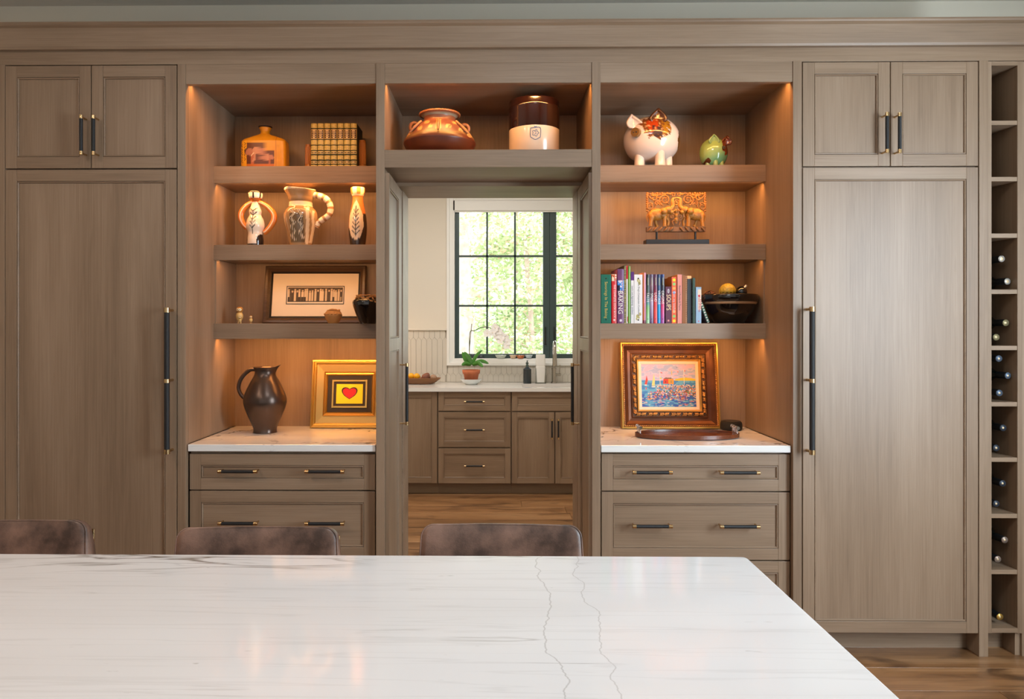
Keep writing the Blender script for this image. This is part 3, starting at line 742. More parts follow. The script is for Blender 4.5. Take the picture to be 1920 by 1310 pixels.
# faucet
fx, fy = WX(1038.5, 6.74), 6.74-D
t = thing('faucet', 'tall brushed nickel gooseneck faucet by the pantry window', 'faucet', (fx, fy, .906))
MB().cyl((0, 0, 0), (0, 0, .012), .028, 20).cyl((0, 0, .012), (0, 0, .125), .020, 20).cyl((0, 0, .125), (0, 0, .14), .022, 20).obj('body', chrome, t)
arc = [(0, 0, .13), (0, 0, .28)]+[(0, -.07+.07*math.cos(a), .31+.07*math.sin(a)) for a in [PI*k/10 for k in range(11)]]+[(0, -.14, .27)]
MB().tube(arc, .0135, 12).obj('spout', chrome, t)
MB().cyl((0, -.14, .28), (0, -.14, .17), .0165, 14, r2=.018).cyl((0, -.14, .17), (0, -.14, .165), .013, 14).obj('spray_head', chrome, t)
MB().cyl((0, 0, .075), (.062, 0, .075), .014, 14).cyl((.050, 0, .085), (.056, 0, .165), .004, 8).obj('lever', chrome, t)
# soap bottle
t = thing('soap_bottle', 'dark glass pump soap bottle by the pantry sink', 'bottle', (WX(988.5, 6.7), 6.7-D, .906))
MB().lathe(smooth_prof([(0, 0), (.034, 0), (.037, .004), (.037, .12), (.034, .135), (.015, .148), (.012, .155), (0, .156)], 4), (0,0,0), 28).obj('bottle_body', mat('smoke_glass', S(40, 50, 56), .08, coat=.6), t)
MB().lathe([(.013, .154), (.013, .166), (.008, .172), (.012, .178), (.014, .186), (.010, .192), (.004, .194), (.004, .205), (0, .205)], (0,0,0), 16).cyl((-.006, 0, .203), (.008, -.0, .206), .004, 8).obj('pump', mat('pump_green', S(62, 80, 76), .35, .3), t)
# napkins in a glass holder
t = thing('napkin_holder', 'clear glass holder of white paper towels between soap bottle and faucet', 'napkin holder', (WX(1013.5, 6.72), 6.72-D, .906))
MB().box(-.044, .044, -.035, .035, .0, .008).box(-.048, -.044, -.035, .035, 0, .135).box(.044, .048, -.035, .035, 0, .135).obj('glass_holder', clearG, t)
MB().loft([(.009, .036, .026, 7), (.10, .043, .03, 7), (.155, .043, .03, 7), (.157, .041, .029, 7), (.16, .043, .03, 7), (.255, .042, .03, 7), (.262, .04, .028, 7)], 40, 24).obj('towel', mat('paper_towel', S(236, 234, 228), .9), t)
# wooden dough bowl with fruit
bx, by = WX(784, 6.62), 6.62-D
t = thing('dough_bowl', 'long carved wooden bowl of fruit at the left end of the pantry counter', 'bowl', (bx, by, .906))
MB().loft([(0, .10, .045, 3), (.004, .14, .062, 3), (.045, .198, .088, 3), (.056, .206, .094, 3), (.057, .196, .085, 3), (.04, .17, .07, 3), (.02, .12, .05, 3)], 56, 24).obj('bowl_body', bowlwood, t)
for px, py, r_, colr, nm, lab in ((771, 703.5, .027, S(250, 178, 24), 'lemon', 'yellow lemon at the left in the wooden bowl'), (781.5, 704, .027, S(252, 184, 30), 'lemon', 'yellow lemon next to the brown squash in the wooden bowl')):
    o = MB().lathe(smooth_prof([(0, -r_*1.25), (.006, -r_*1.12), (r_*.8, -r_*.6), (r_, 0), (r_*.8, r_*.6), (.006, r_*1.12), (0, r_*1.3)], 4), (WX(px, 6.62), by, WZ(py, 0, 6.62)-.006), 18, 0, axis='X').obj(nm, mat('lemon_skin', colr, .45, bump=.3, bscale=300))
    tag(recenter(o), lab, 'lemon')
o = MB().loft([(0, .01, .01, 2), (.01, .03, .028, 2), (.035, .04, .034, 2), (.06, .03, .028, 2), (.078, .016, .016, 2), (.084, .004, .004, 2)], 24, 22).obj('squash', mat('squash_skin', S(128, 78, 58), .6, var=.25, vscale=30)); o.rotation_euler = (0, R(35), 0); o.location = (WX(794, 6.62), by, .935)
tag(o, 'mottled brown squash lying in the wooden bowl', 'squash')
o = MB().ball((0, 0, .03), (.031, .03, .026), 20, 14).obj('onion', mat('onion_skin', S(176, 140, 112), .5, var=.12, vscale=20)); o.location = (WX(812.5, 6.62), by, .936); tag(o, 'round tan onion at the right in the wooden bowl', 'onion')
# orchid on saucer
ox_, oy_ = WX(883.5, 6.58), 6.58-D
o = MB().lathe(smooth_prof([(0, 0), (.045, 0), (.055, .005), (.078, .022), (.094, .045), (.095, .048), (.090, .047), (.072, .028), (.05, .012), (0, .010)], 3), (0,0,0), 36).obj('saucer', mat('white_ceramic', S(226, 232, 232), .2, coat=.4)); o.location = (ox_, oy_, .906)
tag(o, 'white ceramic saucer bowl under the terracotta orchid pot', 'saucer')
t = thing('potted_orchid', 'white flowering orchid in a terracotta pot on the pantry counter', 'orchid', (ox_, oy_, .917))
tc_ = mat('terracotta', S(196, 112, 74), .75, var=.16, vscale=14)
MB().lathe([(0, 0), (.050, 0), (.053, .004), (.069, .085), (.076, .085), (.081, .118), (.079, .120), (.073, .118), (.068, .09), (0, .09)], (0, 0, .0), 36).obj('pot', tc_, t)
MB().ball((0, 0, .085), (.068, .068, .026), 20, 10).obj('bark_chips', mat('bark', S(96, 66, 50), .9, bump=1, bscale=90, var=.4, vscale=50), t)
leafM = mat('orchid_leaf', S(74, 140, 52), .3, coat=.3)
def leaf(pts, wid):
    P = spline(pts, 5); n = len(P); v = []; f = []
    for i, q in enumerate(P):
        t_ = i/(n-1); wd = 1.35*wid*math.sin(PI*min(1, .12+t_*.86))**.7
        d = (P[min(i+1, n-1)]-P[max(i-1, 0)]).normalized(); s_ = d.cross(Vector((0, 1, .25))).normalized()
        for k in (-1, 0, 1): v.append(q+s_*wd*k+Vector((0, .3*wd*(1 if k == 0 else 0), 0)))
    for i in range(n-1):
        for k in (0, 1): a = i*3+k; f.append((a, a+1, a+4, a+3))
    o = MB().add(v, f, 0, True).obj('leaf', leafM, t); m_ = o.modifiers.new('s', 'SOLIDIFY'); m_.thickness = .003
sc_ = 1/SCL(0, 6.58)
def O(px, py, dy=0): return ((px-883.5)*sc_, dy, (WZ(py, 0, 6.58)-.917))
leaf([O(884, 684), O(875, 674), O(867, 660)], .021); leaf([O(883, 684), O(880, 672, -.02), O(871, 659, -.05)], .016)
leaf([O(885, 684), O(892, 668), O(904, 656)], .012); leaf([O(882, 684), O(873, 681, -.02), O(866, 684, -.04)], .015)
leaf([O(886, 684), O(897, 680, -.03), O(906, 687, -.06)], .016); leaf([O(886, 683), O(902, 677, .03), O(916, 682, .05)], .014)
stemM = mat('orchid_stem', S(60, 84, 44), .5)
st = [O(881, 682), O(880, 650), O(881.5, 622), O(890, 620), O(900, 614.5), O(912, 613), O(922, 616), O(934, 625), O(944, 638)]
MB().tube(spline(st, 5), .0035, 6).obj('flower_stem', stemM, t)
MB().tube([O(879.5, 682), O(880.5, 650), O(884.5, 607)], .003, 6).obj('stake', mat('stake', S(52, 60, 48), .6), t)
petM = mat('orchid_petal', S(250, 248, 246), .5)
def flower(px, py, s, ry):
    m_ = MB(); c = Vector(O(px, py, -.02))
    for k in range(5):
        a = 2*PI*k/5+.3; d = Vector((math.cos(a), -.15, math.sin(a))); s_ = Vector((-math.sin(a), 0, math.cos(a))); wd = .62 if k % 2 else .42
        v = [c, c+d*s*.5+s_*s*wd, c+d*s*.95+s_*s*wd*.6, c+d*s*1.08, c+d*s*.95-s_*s*wd*.6, c+d*s*.5-s_*s*wd]
        v = [q+Vector((0, ry*(q.x-c.x), 0)) for q in v]
        m_.add(v, [(0, 1, 2, 3), (0, 3, 4, 5)], 0, True)
    m_.ball(c+Vector((0, -.004, -.002)), (.004, .005, .005), 8, 6, 1)
    m_.obj('flower', [petM, mat('orchid_lip', S(244, 226, 196), .5)], t)
for q in ((913.5, 624.5), (923, 623), (931, 628), (928, 614), (935, 620), (941, 629), (938, 637), (947, 633), (951, 640), (950, 647)): flower(q[0], q[1], .036, random.uniform(-.5, .5))
# little pieces on the window sill
t = thing('stone_carving', 'dark polished stone carving on the window sill behind the orchid', 'figurine', (WX(895, 6.86), 6.87-D, WZ(671.5, 0, 6.86)))
MB().ball((-.015, 0, .021), (.046, .02, .021), 20, 12).ball((.036, 0, .016), (.028, .017, .014), 16, 10).obj('carving', mat('slate_stone', S(52, 58, 66), .2, coat=.4), t)
def boat(px0, px1, py, colr, lab, white=False):
    X0, X1 = WX(px0, 6.84), WX(px1, 6.84); w_ = (X1-X0)/2
    t = thing('glass_dish', lab, 'dish', ((X0+X1)/2, 6.845-D, WZ(py, 0, 6.845)), group='small dishes on the window sill')
    m1 = mat('dish_'+lab.split()[1], colr, .12, coat=.5)
    a = MB().loft([(0, w_*.55, .012, 2.2), (.006, w_*.72, .018, 2.2), (.03, w_, .024, 2.2), (.031, w_*.92, .021, 2.2), (.012, w_*.7, .014, 2.2)], 28, 16)
    a.obj('dish_body', m1, t)
    b_ = MB()
    for k in range(5): b_.ball(((k-2)*w_*.27, -.004, .022+.004*(k % 2)), .007, 8, 6)
    b_.obj('beads', whiteM, t)
boat(928, 950, 671.5, S(196, 206, 196), 'small pale green glass dish on the window sill')
boat(955, 969, 671.5, S(220, 190, 160), 'small peach glass dish on the window sill')
boat(968, 984, 672.0, S(196, 112, 66), 'small orange glass dish on the window sill')
boat(984.5, 999, 671.5, S(190, 206, 214), 'small ice-blue glass dish on the window sill')

# ================================================================ outside
gr = MB().box(-14, 14, PB+.3, 24, -.7, -.6).obj('ground', mat('lawn', S(168, 180, 136), .9, var=.3, vscale=2)); struct(gr)
lf1 = mat('leaf_light', (.60, .70, .42), .6); lf2 = mat('leaf_mid', (.46, .58, .30), .6); lf3 = mat('leaf_rust', (.74, .50, .38), .6)
barkM = mat('bark_pale', S(190, 168, 158), .9, var=.25, vscale=9, bump=.5, bscale=20)
def leaves(n, cfun, size, rs, rust=.05):
    v = np.empty((n*4, 3)); mi = []
    for i in range(n):
        c = cfun(rs); a = rs.rand()*2*PI; b_ = rs.rand()*PI; s = size*(.6+rs.rand()*.8)
        u = np.array([math.cos(a), math.sin(a)*math.cos(b_), math.sin(a)*math.sin(b_)]); q = np.array([-math.sin(a), math.cos(a)*math.cos(b_), math.cos(a)*math.sin(b_)])
        v[i*4:i*4+4] = [c-u*s, c+q*s*.45, c+u*s, c-q*s*.45]
        mi.append(2 if rs.rand() < rust else (1 if rs.rand() < .35 else 0))
    return v, mi
def tree(X, Y, h, tr, crown, n, size, label, seed, rust, lean=0):
    t = thing('tree', label, 'tree', (X, Y-D, -.6), group=None)
    rs = np.random.RandomState(seed)
    path = spline([(0, 0, 0), (lean*.3+.03, 0, h*.3), (lean*.6-.04, .05, h*.6), (lean, 0, h)], 4)
    m_ = MB().tube(path, [tr*(1-.55*i/(len(path)-1)) for i in range(len(path))], 10); m_.obj('trunk', barkM, t)
    br = MB()
    for k in range(9):
        z = h*(.25+.08*k); a = rs.rand()*2*PI; L_ = crown[0]*(.5+.4*rs.rand())
        br.tube([(lean*z/h, 0, z), (lean*z/h+math.cos(a)*L_*.6, math.sin(a)*L_*.6, z+L_*.25), (lean*z/h+math.cos(a)*L_, math.sin(a)*L_, z+L_*.5)], [tr*.28, tr*.15, .006], 6)
    br.obj('branches', barkM, t)
    cl = [np.array([rs.uniform(-1, 1)*crown[0], rs.uniform(-1, 1)*crown[1], crown[2]+rs.uniform(0, 1)*(crown[3]-crown[2])]) for _ in range(46)]
    def cf(r_):
        c = cl[r_.randint(len(cl))]; return c+r_.randn(3)*np.array([.28, .28, .20])*crown[0]*.55
    v, mi = leaves(n, cf, size, rs, rust)
    me = bpy.data.meshes.new('foliage'); me.from_pydata([tuple(p_) for p_ in v], [], [(4*i, 4*i+1, 4*i+2, 4*i+3) for i in range(n)]); me.polygons.foreach_set('material_index', mi)
    for q in (lf1, lf2, lf3): me.materials.append(q)
    o = bpy.data.objects.new('foliage', me); COL.objects.link(o); o.parent = t; o['kind'] = 'stuff'
tree(WX(874, 12.5), 12.5, 7.5, .16, (1.5, .9, 1.2, 6), 5200, .045, 'tree with the pale thick trunk seen through the left panes', 1, .06, -.12)
tree(WX(955, 15), 15, 7, .07, (1.6, 1.0, .2, 5.6), 12000, .05, 'slender green tree seen through the middle panes', 2, .05, .3)
tree(WX(1000, 13.5), 13.5, 6.5, .06, (1.1, .9, .4, 5.2), 9000, .045, 'green tree with rust-tinged leaves seen through the third column of panes', 3, .22, -.2)
tree(WX(1075, 14.5), 14.5, 7, .09, (1.7, 1.0, .2, 5.8), 13000, .05, 'green tree seen through the right-hand sash', 4, .04, .1)
tree(WX(900, 17), 17, 7, .07, (2.2, 1.0, .0, 4.2), 10000, .055, 'bushy green tree standing lowest and farthest behind the left panes', 5, .05, .1)

# ================================================================ things on the shelves
Z1, Z2, Z3, Z4, ZC = 2.193, 1.816, 1.438, .906, 2.193
def at(px, Y, z): return (WX(px, Y), Y-D, z)
def mpp(px, Y): return 1/SCL(WX(px, Y), Y)           # metres per pixel there
# ---- orange flat vase with elephants
Y = 3.66; k = mpp(497, Y)
def zz(py, px=497): return WZ(py, WX(px, Y), Y)
t = thing('elephant_vase', 'orange flat-sided vase painted with two elephants, on the top left shelf', 'vase', at(497.5, Y, Z1))
hb = zz(263)-Z1; ht = zz(238)-Z1
secs = [(0, 42*k, .045, 5), (.02, 42.5*k, .05, 5), (hb*.7, 42.5*k, .05, 5), (hb-.012, 41.5*k, .048, 5), (hb, 38*k, .042, 4), (hb+.016, 22*k, .034, 3), (hb+.028, 9*k, .026, 2.2), (ht-.026, 8*k, .024, 2), (ht-.008, 11*k, .028, 2), (ht, 13*k, .032, 2)]
o = MB().loft(secs, 200, 150).obj('vase_body', attrS, t)
W2 = 42*k
def f_ele(P):
    x, y, z = P.T; fr = (y < 0); C = full(P, S(214, 146, 28)); nn = fbm(P, 22, 4)
    C *= (.72+.5*nn)[:, None]
    g = fr & (x < -W2*.70) & (z < hb*.92); put(C, g, S(232, 162, 30))
    p_ = fr & (x > -W2*.69) & (x < W2*.52) & (z < hb*.86)
    pic = p_ & ~((x > W2*.05) & (z > hb*.6)); put(C, pic & (z > hb*.20), S(92, 40, 20)); put(C, p_ & (z < hb*.20), S(196, 104, 20)); put(C, p_ & (np.abs(z-hb*.20) < .0035), S(80, 40, 16)); put(C, p_ & (np.abs(z-hb*.095) < .0025), S(150, 80, 20))
    put(C, fr & (x > W2*.56) & (np.abs((x-W2*.60)) < .0015), S(170, 96, 24))
    def el(m): put(C, fr & m[0], m[1])
    def E(cx, cz, rx, rz, c): put(C, fr & (((x-cx)/rx)**2+((z-cz)/rz)**2 < 1), c)
    tan, dk = S(196, 132, 96), S(84, 44, 32)
    for cx, cz, s in ((-W2*.30, hb*.60, 1.0), (W2*.24, hb*.42, .62)):
        u = W2*.30*s
        E(cx-u*.85, cz-u*.10, u*.80, u*.66, dk); E(cx+u*.85, cz-u*.10, u*.80, u*.66, dk)
        E(cx-u*.85, cz-u*.18, u*.66, u*.52, S(178, 112, 82)); E(cx+u*.85, cz-u*.18, u*.66, u*.52, S(178, 112, 82))
        for q in (-.45, .5): put(C, fr & (np.abs(x-cx-u*q) < u*.2) & (z < cz-u*.3) & (z > hb*.21), S(176, 96, 60))
        E(cx, cz+u*.05, u*.42, u*.55, tan)
        d = sdist(x, z, [(cx, cz), (cx-u*.05, cz-u*.9), (cx-u*.35, cz-u*1.5)]); put(C, fr & (d < u*.16), tan)
        d = np.minimum(sdist(x, z, [(cx-u*.3, cz-u*.4), (cx-u*.7, cz-u*.75)]), sdist(x, z, [(cx+u*.3, cz-u*.4), (cx+u*.6, cz-u*.75)])); put(C, fr & (d < u*.055), S(240, 214, 170))
    rr = np.random.RandomState(5)
    for j in range(5):
        for i in range(2):
            a, b = -W2*(.92-.15*i), hb*(.28+.12*j)+.01*i
            d = sdist(x, z, [(a-.004, b-.007), (a+.004, b), (a-.003, b+.006)] if (i+j) % 2 else [(a+.005, b-.006), (a-.004, b+.001), (a+.004, b+.008)]); put(C, fr & (d < .0014), S(50, 26, 14))
    put(C, z > ht-.006, S(30, 20, 14))
    return C
paint(o, f_ele)
# ---- seven green and gold volumes with column bookends
Y = 3.58; k = mpp(625, Y); x_ = WX(582.2, Y); wb = 12.43*k; hB = WZ(231, WX(625, Y), Y)-Z1
def f_vol(P, ww=wb, hh=hB):
    x, y, z = P.T; u = x/ww; v_ = 1-z/hh; C = full(P, S(30, 52, 30))
    gold = S(186, 164, 92); fr = y < .0062
    nn = fbm(P*np.array([1, 1, 1]), 160, 3)
    def band(a, b, c, m=.42): put(C, fr & (v_ > a) & (v_ < b) & (np.abs(u) < m), c)
    for a, b in ((.0, .10), (.365, .47), (.485, .59), (.70, .80), (.91, 1.0)): band(a, b, gold, .44)
    C = np.where((fr & (nn > .55))[:, None], C*.80, C)
    band(.125, .345, S(196, 162, 96), .45); band(.14, .33, S(52, 30, 22), .38)
    for i_, q in enumerate((.165, .19, .215, .24, .265, .29, .312)): band(q-.005, q+.006, S(214, 180, 120), (.26, .33, .2, .3, .18, .32, .16)[i_])
    for q in (.645, .855): band(q-.03, q+.03, S(190, 170, 104), .44); band(q-.014, q+.014, S(60, 36, 28), .38); band(q-.006, q+.006, S(200, 170, 110), .14)
    return C
green = mat('green_bookcloth', S(22, 34, 20), .55)
pos_words = ['leftmost of the seven', 'second from the left of the seven', 'third from the left of the seven', 'middle one of the seven', 'third from the right of the seven', 'second from the right of the seven', 'rightmost of the seven']
for i in range(7):
    t = thing('leather_volume', pos_words[i]+' green and gold spined leather volumes', 'book', (x_+wb*(i+.5), Y-D, Z1), group='matching green and gold volumes on the top left shelf')
    h = wb/2-.0006; dp = .155
    MB().box(-h, h, .006, dp, 0, hB).obj('cover', green, t)
    MB().box(-h+.003, h-.003, .008, dp-.004, hB, hB+.0005).obj('pages', paper, t)
    s = MB().grid(-h, h, 0, hB, .006, 18, 130, bow=.006).obj('spine', attrS, t); paint(s, f_vol)
    rb_ = MB()
    for q in (.11, .355, .477, .60, .69, .81, .90): rb_.tube([(-h*.9, -.0005+.003, hB*(1-q)), (0, -.0012, hB*(1-q)), (h*.9, .0025, hB*(1-q))], .0016, 6)
    rb_.obj('raised_bands', green, t)
bkM = wood('bookend_wood', 'Z', S(120, 68, 22), S(176, 108, 40), S(204, 134, 58), rough=.35)
for px0, px1, pt, lab, sgn in ((573.5, 583, 272, 'carved wooden column bookend left of the green volumes', -1), (672.5, 686, 264, 'carved wooden column bookend right of the green volumes', 1)):
    Yb = 3.66; kk = mpp(px0, Yb); t = thing('column_bookend', lab, 'bookend', at((px0+px1)/2 if sgn > 0 else 579.5, Yb, Z1), group='pair of wooden column bookends')
    hh = WZ(pt, WX(px0, Yb), Yb)-Z1; r0 = 7*kk if sgn > 0 else 7*kk
    cl = MB().lathe([(r0*1.5, 0), (r0*1.5, .014), (r0*1.15, .020), (r0*1.35, .026), (r0*.98, .034), (r0*.92, hh-.012), (r0*1.0, hh)], (0, 0, 0), 28).obj('column', bkM, t)
    fl_ = MB()
    for q in range(9):
        a = PI+PI*(q+.5)/9; fl_.cyl((math.cos(a)*r0*.95, math.sin(a)*r0*.95, .036), (math.cos(a)*r0*.92, math.sin(a)*r0*.92, hh-.012), .0028, 6)
    fl_.obj('fluting', bkM, t)
# ---- three figured vases (plain brushed patterns)
Y = 3.60
def zz(py, px): return WZ(py, WX(px, Y), Y)-Z2
k = mpp(480, Y); t = thing('armed_vase', 'white, black and orange ceramic vase with looped arms and a cup top', 'vase', at(479, Y, Z2))
pr = [(0, 0), (14.5*k, 0), (14.5*k, .003), (15*k, zz(450, 480)), (13.5*k, zz(437, 480)), (17*k, zz(424, 480)), (15*k, zz(412, 480)), (11*k, zz(404, 480)), (11.5*k, zz(396, 480)), (8.5*k, zz(387, 480)), (6.5*k, zz(379, 480)), (8*k, zz(376, 480)), (12.5*k, zz(371, 480)), (13.2*k, zz(361, 480)), (11*k, zz(360, 480)), (9*k, zz(368, 480)), (0, zz(370, 480))]
o = MB().lathe(smooth_prof(pr, 7), (0, 0, 0), 128).obj('vase_body', attrG, t)
def f1(P):
    x, y, z = P.T; C = full(P, S(232, 216, 196)); fr = y < .004; blk = S(40, 30, 26); zc = zz(376, 480)
    put(C, z < .013, blk); put(C, (y > .004) & (z < zc), S(56, 40, 30))
    put(C, (np.abs(z-zc) < .010), S(206, 112, 40))
    a = np.arctan2(x, -y); cup = z > zc+.01; put(C, cup & (np.abs(np.sin(a*3.0)) < .35), blk); put(C, z > zz(363, 480), blk)
    put(C, cup & (np.hypot((np.mod(a+PI/6, PI/3)-PI/6)*.03, z-zz(366, 480)) < .004), blk)
    def L(pts, w_): put(C, fr & (z < zc-.01) & (sdist(x/k, z/k, pts) < w_), blk)
    for q in range(5): L([(-7+q*.5, 70-q*8), (-1, 65-q*8), (6-q*.5, 71-q*8)], .8)
    L([(-1, 66), (-1, 22)], .6)
    put(C, fr & (((x/k-15)/9)**2+((z/k-10)/13)**2 < 1), blk); put(C, fr & (((x/k+17)/5)**2+((z/k-12)/14)**2 < 1), blk)
    return C
paint(o, f1)
armM = mat('arm_glaze', rough=.16, attr=True, coat=.5) if False else attrG
for sgn, pts in ((-1, [(474, 379), (462, 386), (453, 398), (452, 410), (457, 421), (464, 428)]), (1, [(486, 379), (500, 386), (512, 399), (514, 411), (508, 424), (499, 434), (495, 436)])):
    path = spline([((px-479)*k, 0, zz(py, 480)) for px, py in pts], 8)
    m_ = MB().tube(path, [.0115+.003*math.sin(PI*i/(len(path)-1)) for i in range(len(path))], 20)
    a = m_.obj('arm', attrG, t)
    cen = np.array([[q.x, q.z] for q in path])
    def fa(P, cen=cen):
        x, y, z = P.T; d = np.min(np.hypot(x[:, None]-cen[None, :, 0], z[:, None]-cen[None, :, 1]), axis=1); C = full(P, S(208, 116, 42))
        ang = np.arctan2(y, d); put(C, (y < 0) & (d > .0045) & (d < .0068), S(238, 224, 196)); put(C, (y < 0) & (d < .0010), S(238, 224, 196)); put(C, (y > .004), S(50, 34, 24)); return C
    paint(a, fa)
# jug
k = mpp(565, Y); t = thing('figured_jug', 'tan and cream ceramic jug with a striped curling handle and zigzag brushwork', 'jug', at(564, Y, Z2))
def z_(py): return zz(py, 565)
pr = [(0, 0), (20*k, 0), (20.5*k, .004), (25*k, z_(436)), (30*k, z_(415)), (31*k, z_(404)), (28.5*k, z_(395)), (22.5*k, z_(388)), (21.5*k, z_(381)), (21.5*k, z_(378)), (24*k, z_(368)), (27*k, z_(360)), (27.8*k, z_(356)), (26.5*k, z_(356)), (24*k, z_(364)), (20*k, z_(380)), (0, z_(382))]
sp = smooth_prof(pr, 7)
m_ = MB().lathe(sp, (0, 0, 0), 144)
for i, q in enumerate(m_.v):           # the lip rises a little and runs out to a spout on the left
    if q[2] > z_(372):
        s = (q[2]-z_(372))/(z_(356)-z_(372)); m_.v[i] = (q[0]-max(0, -q[0])*.10*s, q[1], q[2]+.004*s*math.sin(2*math.atan2(q[1], q[0])))
o = m_.obj('jug_body', attrG, t)
def f2(P):
    x, y, z = P.T; X = x/k; V = z/k; C = full(P, S(172, 138, 98)); nn = fbm(P*np.array([1, 1, 6]), 30, 8); C *= (.86+.28*nn)[:, None]; fr = y < 0; cr_ = S(240, 222, 192); blk = S(46, 34, 26)
    H = lambda py: z_(py)/k
    put(C, (V > H(388)) & (V < H(380)), cr_); put(C, V > H(357.5), cr_)
    put(C, fr & (X > -14) & (X < 12) & (V < H(404)) & (V > H(455)) & (X > -18+.12*V*0), S(112, 92, 66))
    def L(pts, w_, c): put(C, fr & (V < H(389)) & (sdist(X, V, pts) < w_), c)
    L([(-28, H(400)), (-26, H(425)), (-21, H(456))], 1.3, cr_); L([(18, H(392)), (19, H(415)), (15, H(456))], 2.6, cr_); L([(27, H(398)), (26, H(425)), (20, H(456))], 1.6, cr_)
    for pts in ([(-12, H(396)), (-4, H(404)), (-12, H(412)), (-4, H(420)), (-12, H(428)), (-4, H(436)), (-12, H(444)), (-4, H(452))], [(4, H(398)), (10, H(408)), (4, H(418)), (10, H(428)), (4, H(438)), (10, H(448))]):
        L(pts, 1.7, cr_)
    for pts in ([(-12, H(396)), (-4, H(404)), (-12, H(412)), (-4, H(420)), (-12, H(428)), (-4, H(436)), (-12, H(444)), (-4, H(452))], [(4, H(398)), (10, H(408)), (4, H(418)), (10, H(428)), (4, H(438)), (10, H(448))]):
        L(pts, .7, blk)
    return C
paint(o, f2)
path = spline([((px-564)*k, 0, z_(py)) for px, py in ((588, 365), (598, 367), (610, 372), (618, 382), (620, 393), (616, 404), (606, 411), (597, 418), (593, 426))], 8)
hd = MB().tube(path, [.0165-.004*abs(i/(len(path)-1)-.3) for i in range(len(path))], 20).obj('handle', attrG, t)
cen = np.array([[q.x, q.z] for q in path])
def fh(P, cen=cen):
    i = np.argmin(np.hypot(P[:, None, 0]-cen[None, :, 0], P[:, None, 2]-cen[None, :, 1]), axis=1)
    C = full(P, S(240, 224, 198)); put(C, (i % 8) > 4, S(176, 130, 88)); return C
paint(hd, fh)
# tall bottle vase
k = mpp(671, Y); t = thing('bottle_vase', 'tall narrow orange, white and dark ceramic bottle vase right of the jug', 'vase', at(671, Y, Z2))
def z_(py): return zz(py, 671)
pr = [(0, 0), (13.5*k, 0), (14*k, .004), (16.5*k, z_(440)), (17.2*k, z_(426)), (16*k, z_(408)), (12.5*k, z_(390)), (10.3*k, z_(378)), (9.8*k, z_(370)), (10.8*k, z_(367)), (12.8*k, z_(361)), (13.4*k, z_(353)), (11.5*k, z_(353)), (9*k, z_(362)), (0, z_(364))]
o = MB().lathe(smooth_prof(pr, 7), (0, 0, 0), 144).obj('vase_body', attrG, t)
def f3(P):
    x, y, z = P.T; X = x/k; V = z/k; H = lambda py: z_(py)/k; C = full(P, S(208, 122, 62)); fr = y < 0; blk = S(60, 46, 38); cr_ = S(238, 216, 188)
    put(C, V > H(368), cr_); put(C, (V > H(365)) & (np.sin(np.arctan2(x, -y)*5) > .2), S(214, 134, 66))
    put(C, V < H(430)-.0*X, blk); put(C, (V < H(400)) & (np.abs(X) > 11.5) & (X > 0), blk)
    wid = np.interp(V, [H(452), H(445), H(425), H(405), H(385), H(376)], [0, 9, 14, 12.5, 5, 0]); put(C, fr & (np.abs(X+1) < wid), cr_)
    def L(pts, w_): put(C, fr & (sdist(X, V, pts) < w_), blk)
    L([(-1, H(388)), (-1, H(444))], .8)
    for q in range(6): L([(-1, H(441-q*8)), (-8+.6*q, H(434-q*8))], .9); L([(-1, H(441-q*8)), (6-.6*q, H(434-q*8))], .9)
    return C
paint(o, f3)
MB().tube(spline([(0.006, 11*k, z_(385)), (.012, 24*k, z_(400)), (.016, 26*k, z_(430)), (.018, 14*k, z_(450))], 6), .007, 12).obj('back_handle', mat('orange_glaze', S(208, 118, 60), .2, coat=.4), t)
# ---- third left shelf
def owl(px, pt, pb, label):
    Yo = 3.575; k = mpp(px, Yo); h = WZ(pt, WX(px, Yo), Yo)-Z3; t = thing('owl_figurine', label, 'figurine', at(px, Yo, Z3), group='owl figurines on the third left shelf')
    om = attrS
    b_ = MB().lathe(smooth_prof([(0, h*.16), (h*.13, h*.20), (h*.21, h*.38), (h*.20, h*.55), (h*.14, h*.66), (h*.19, h*.76), (h*.185, h*.90), (h*.10, h*.985), (0, h)], 4), (0, 0, 0), 40).obj('owl_body', om, t)
    def fo(P):
        x, y, z = P.T; C = full(P, S(176, 132, 66)); put(C, z > h*.68, S(168, 112, 44)); nn = fbm(P, 300/h*.08, 2); C *= (.8+.4*nn)[:, None]
        fc = (y < 0) & (z > h*.68)
        put(C, (y < -.3*h*.2) & (z < h*.62), S(206, 176, 112))
        for s in (-1, 1):
            d = np.hypot((x-s*h*.075), (z-h*.83)); put(C, fc & (d < h*.085), S(232, 214, 170)); put(C, fc & (d < h*.035), S(34, 22, 14))
        return C
    paint(b_, fo)
    MB().cyl((0, -h*.20, h*.80), (0, -h*.225, h*.75), h*.02, 8, r2=.001).obj('beak', mat('beak', S(90, 60, 20), .4), t)
    for s in (-1, 1): MB().cyl((s*h*.08, 0, h*.24), (s*h*.08, -h*.01, .0), h*.03, 8).ball((s*h*.08, -h*.05, h*.018), (h*.04, h*.07, h*.018), 8, 6).obj('leg', mat('owl_leg', S(206, 172, 110), .5), t)
owl(449.3, 575, 604.5, 'brass-coloured owl figurine, the tallest of the three owls')
owl(454.8, 593, 605, 'tiny owl figurine standing in front of the tall owl'); bpy.data.objects['owl_figurine.001'].location.y -= .035
owl(470.5, 591.5, 604.5, 'small owl figurine standing apart, to the right of the other two')
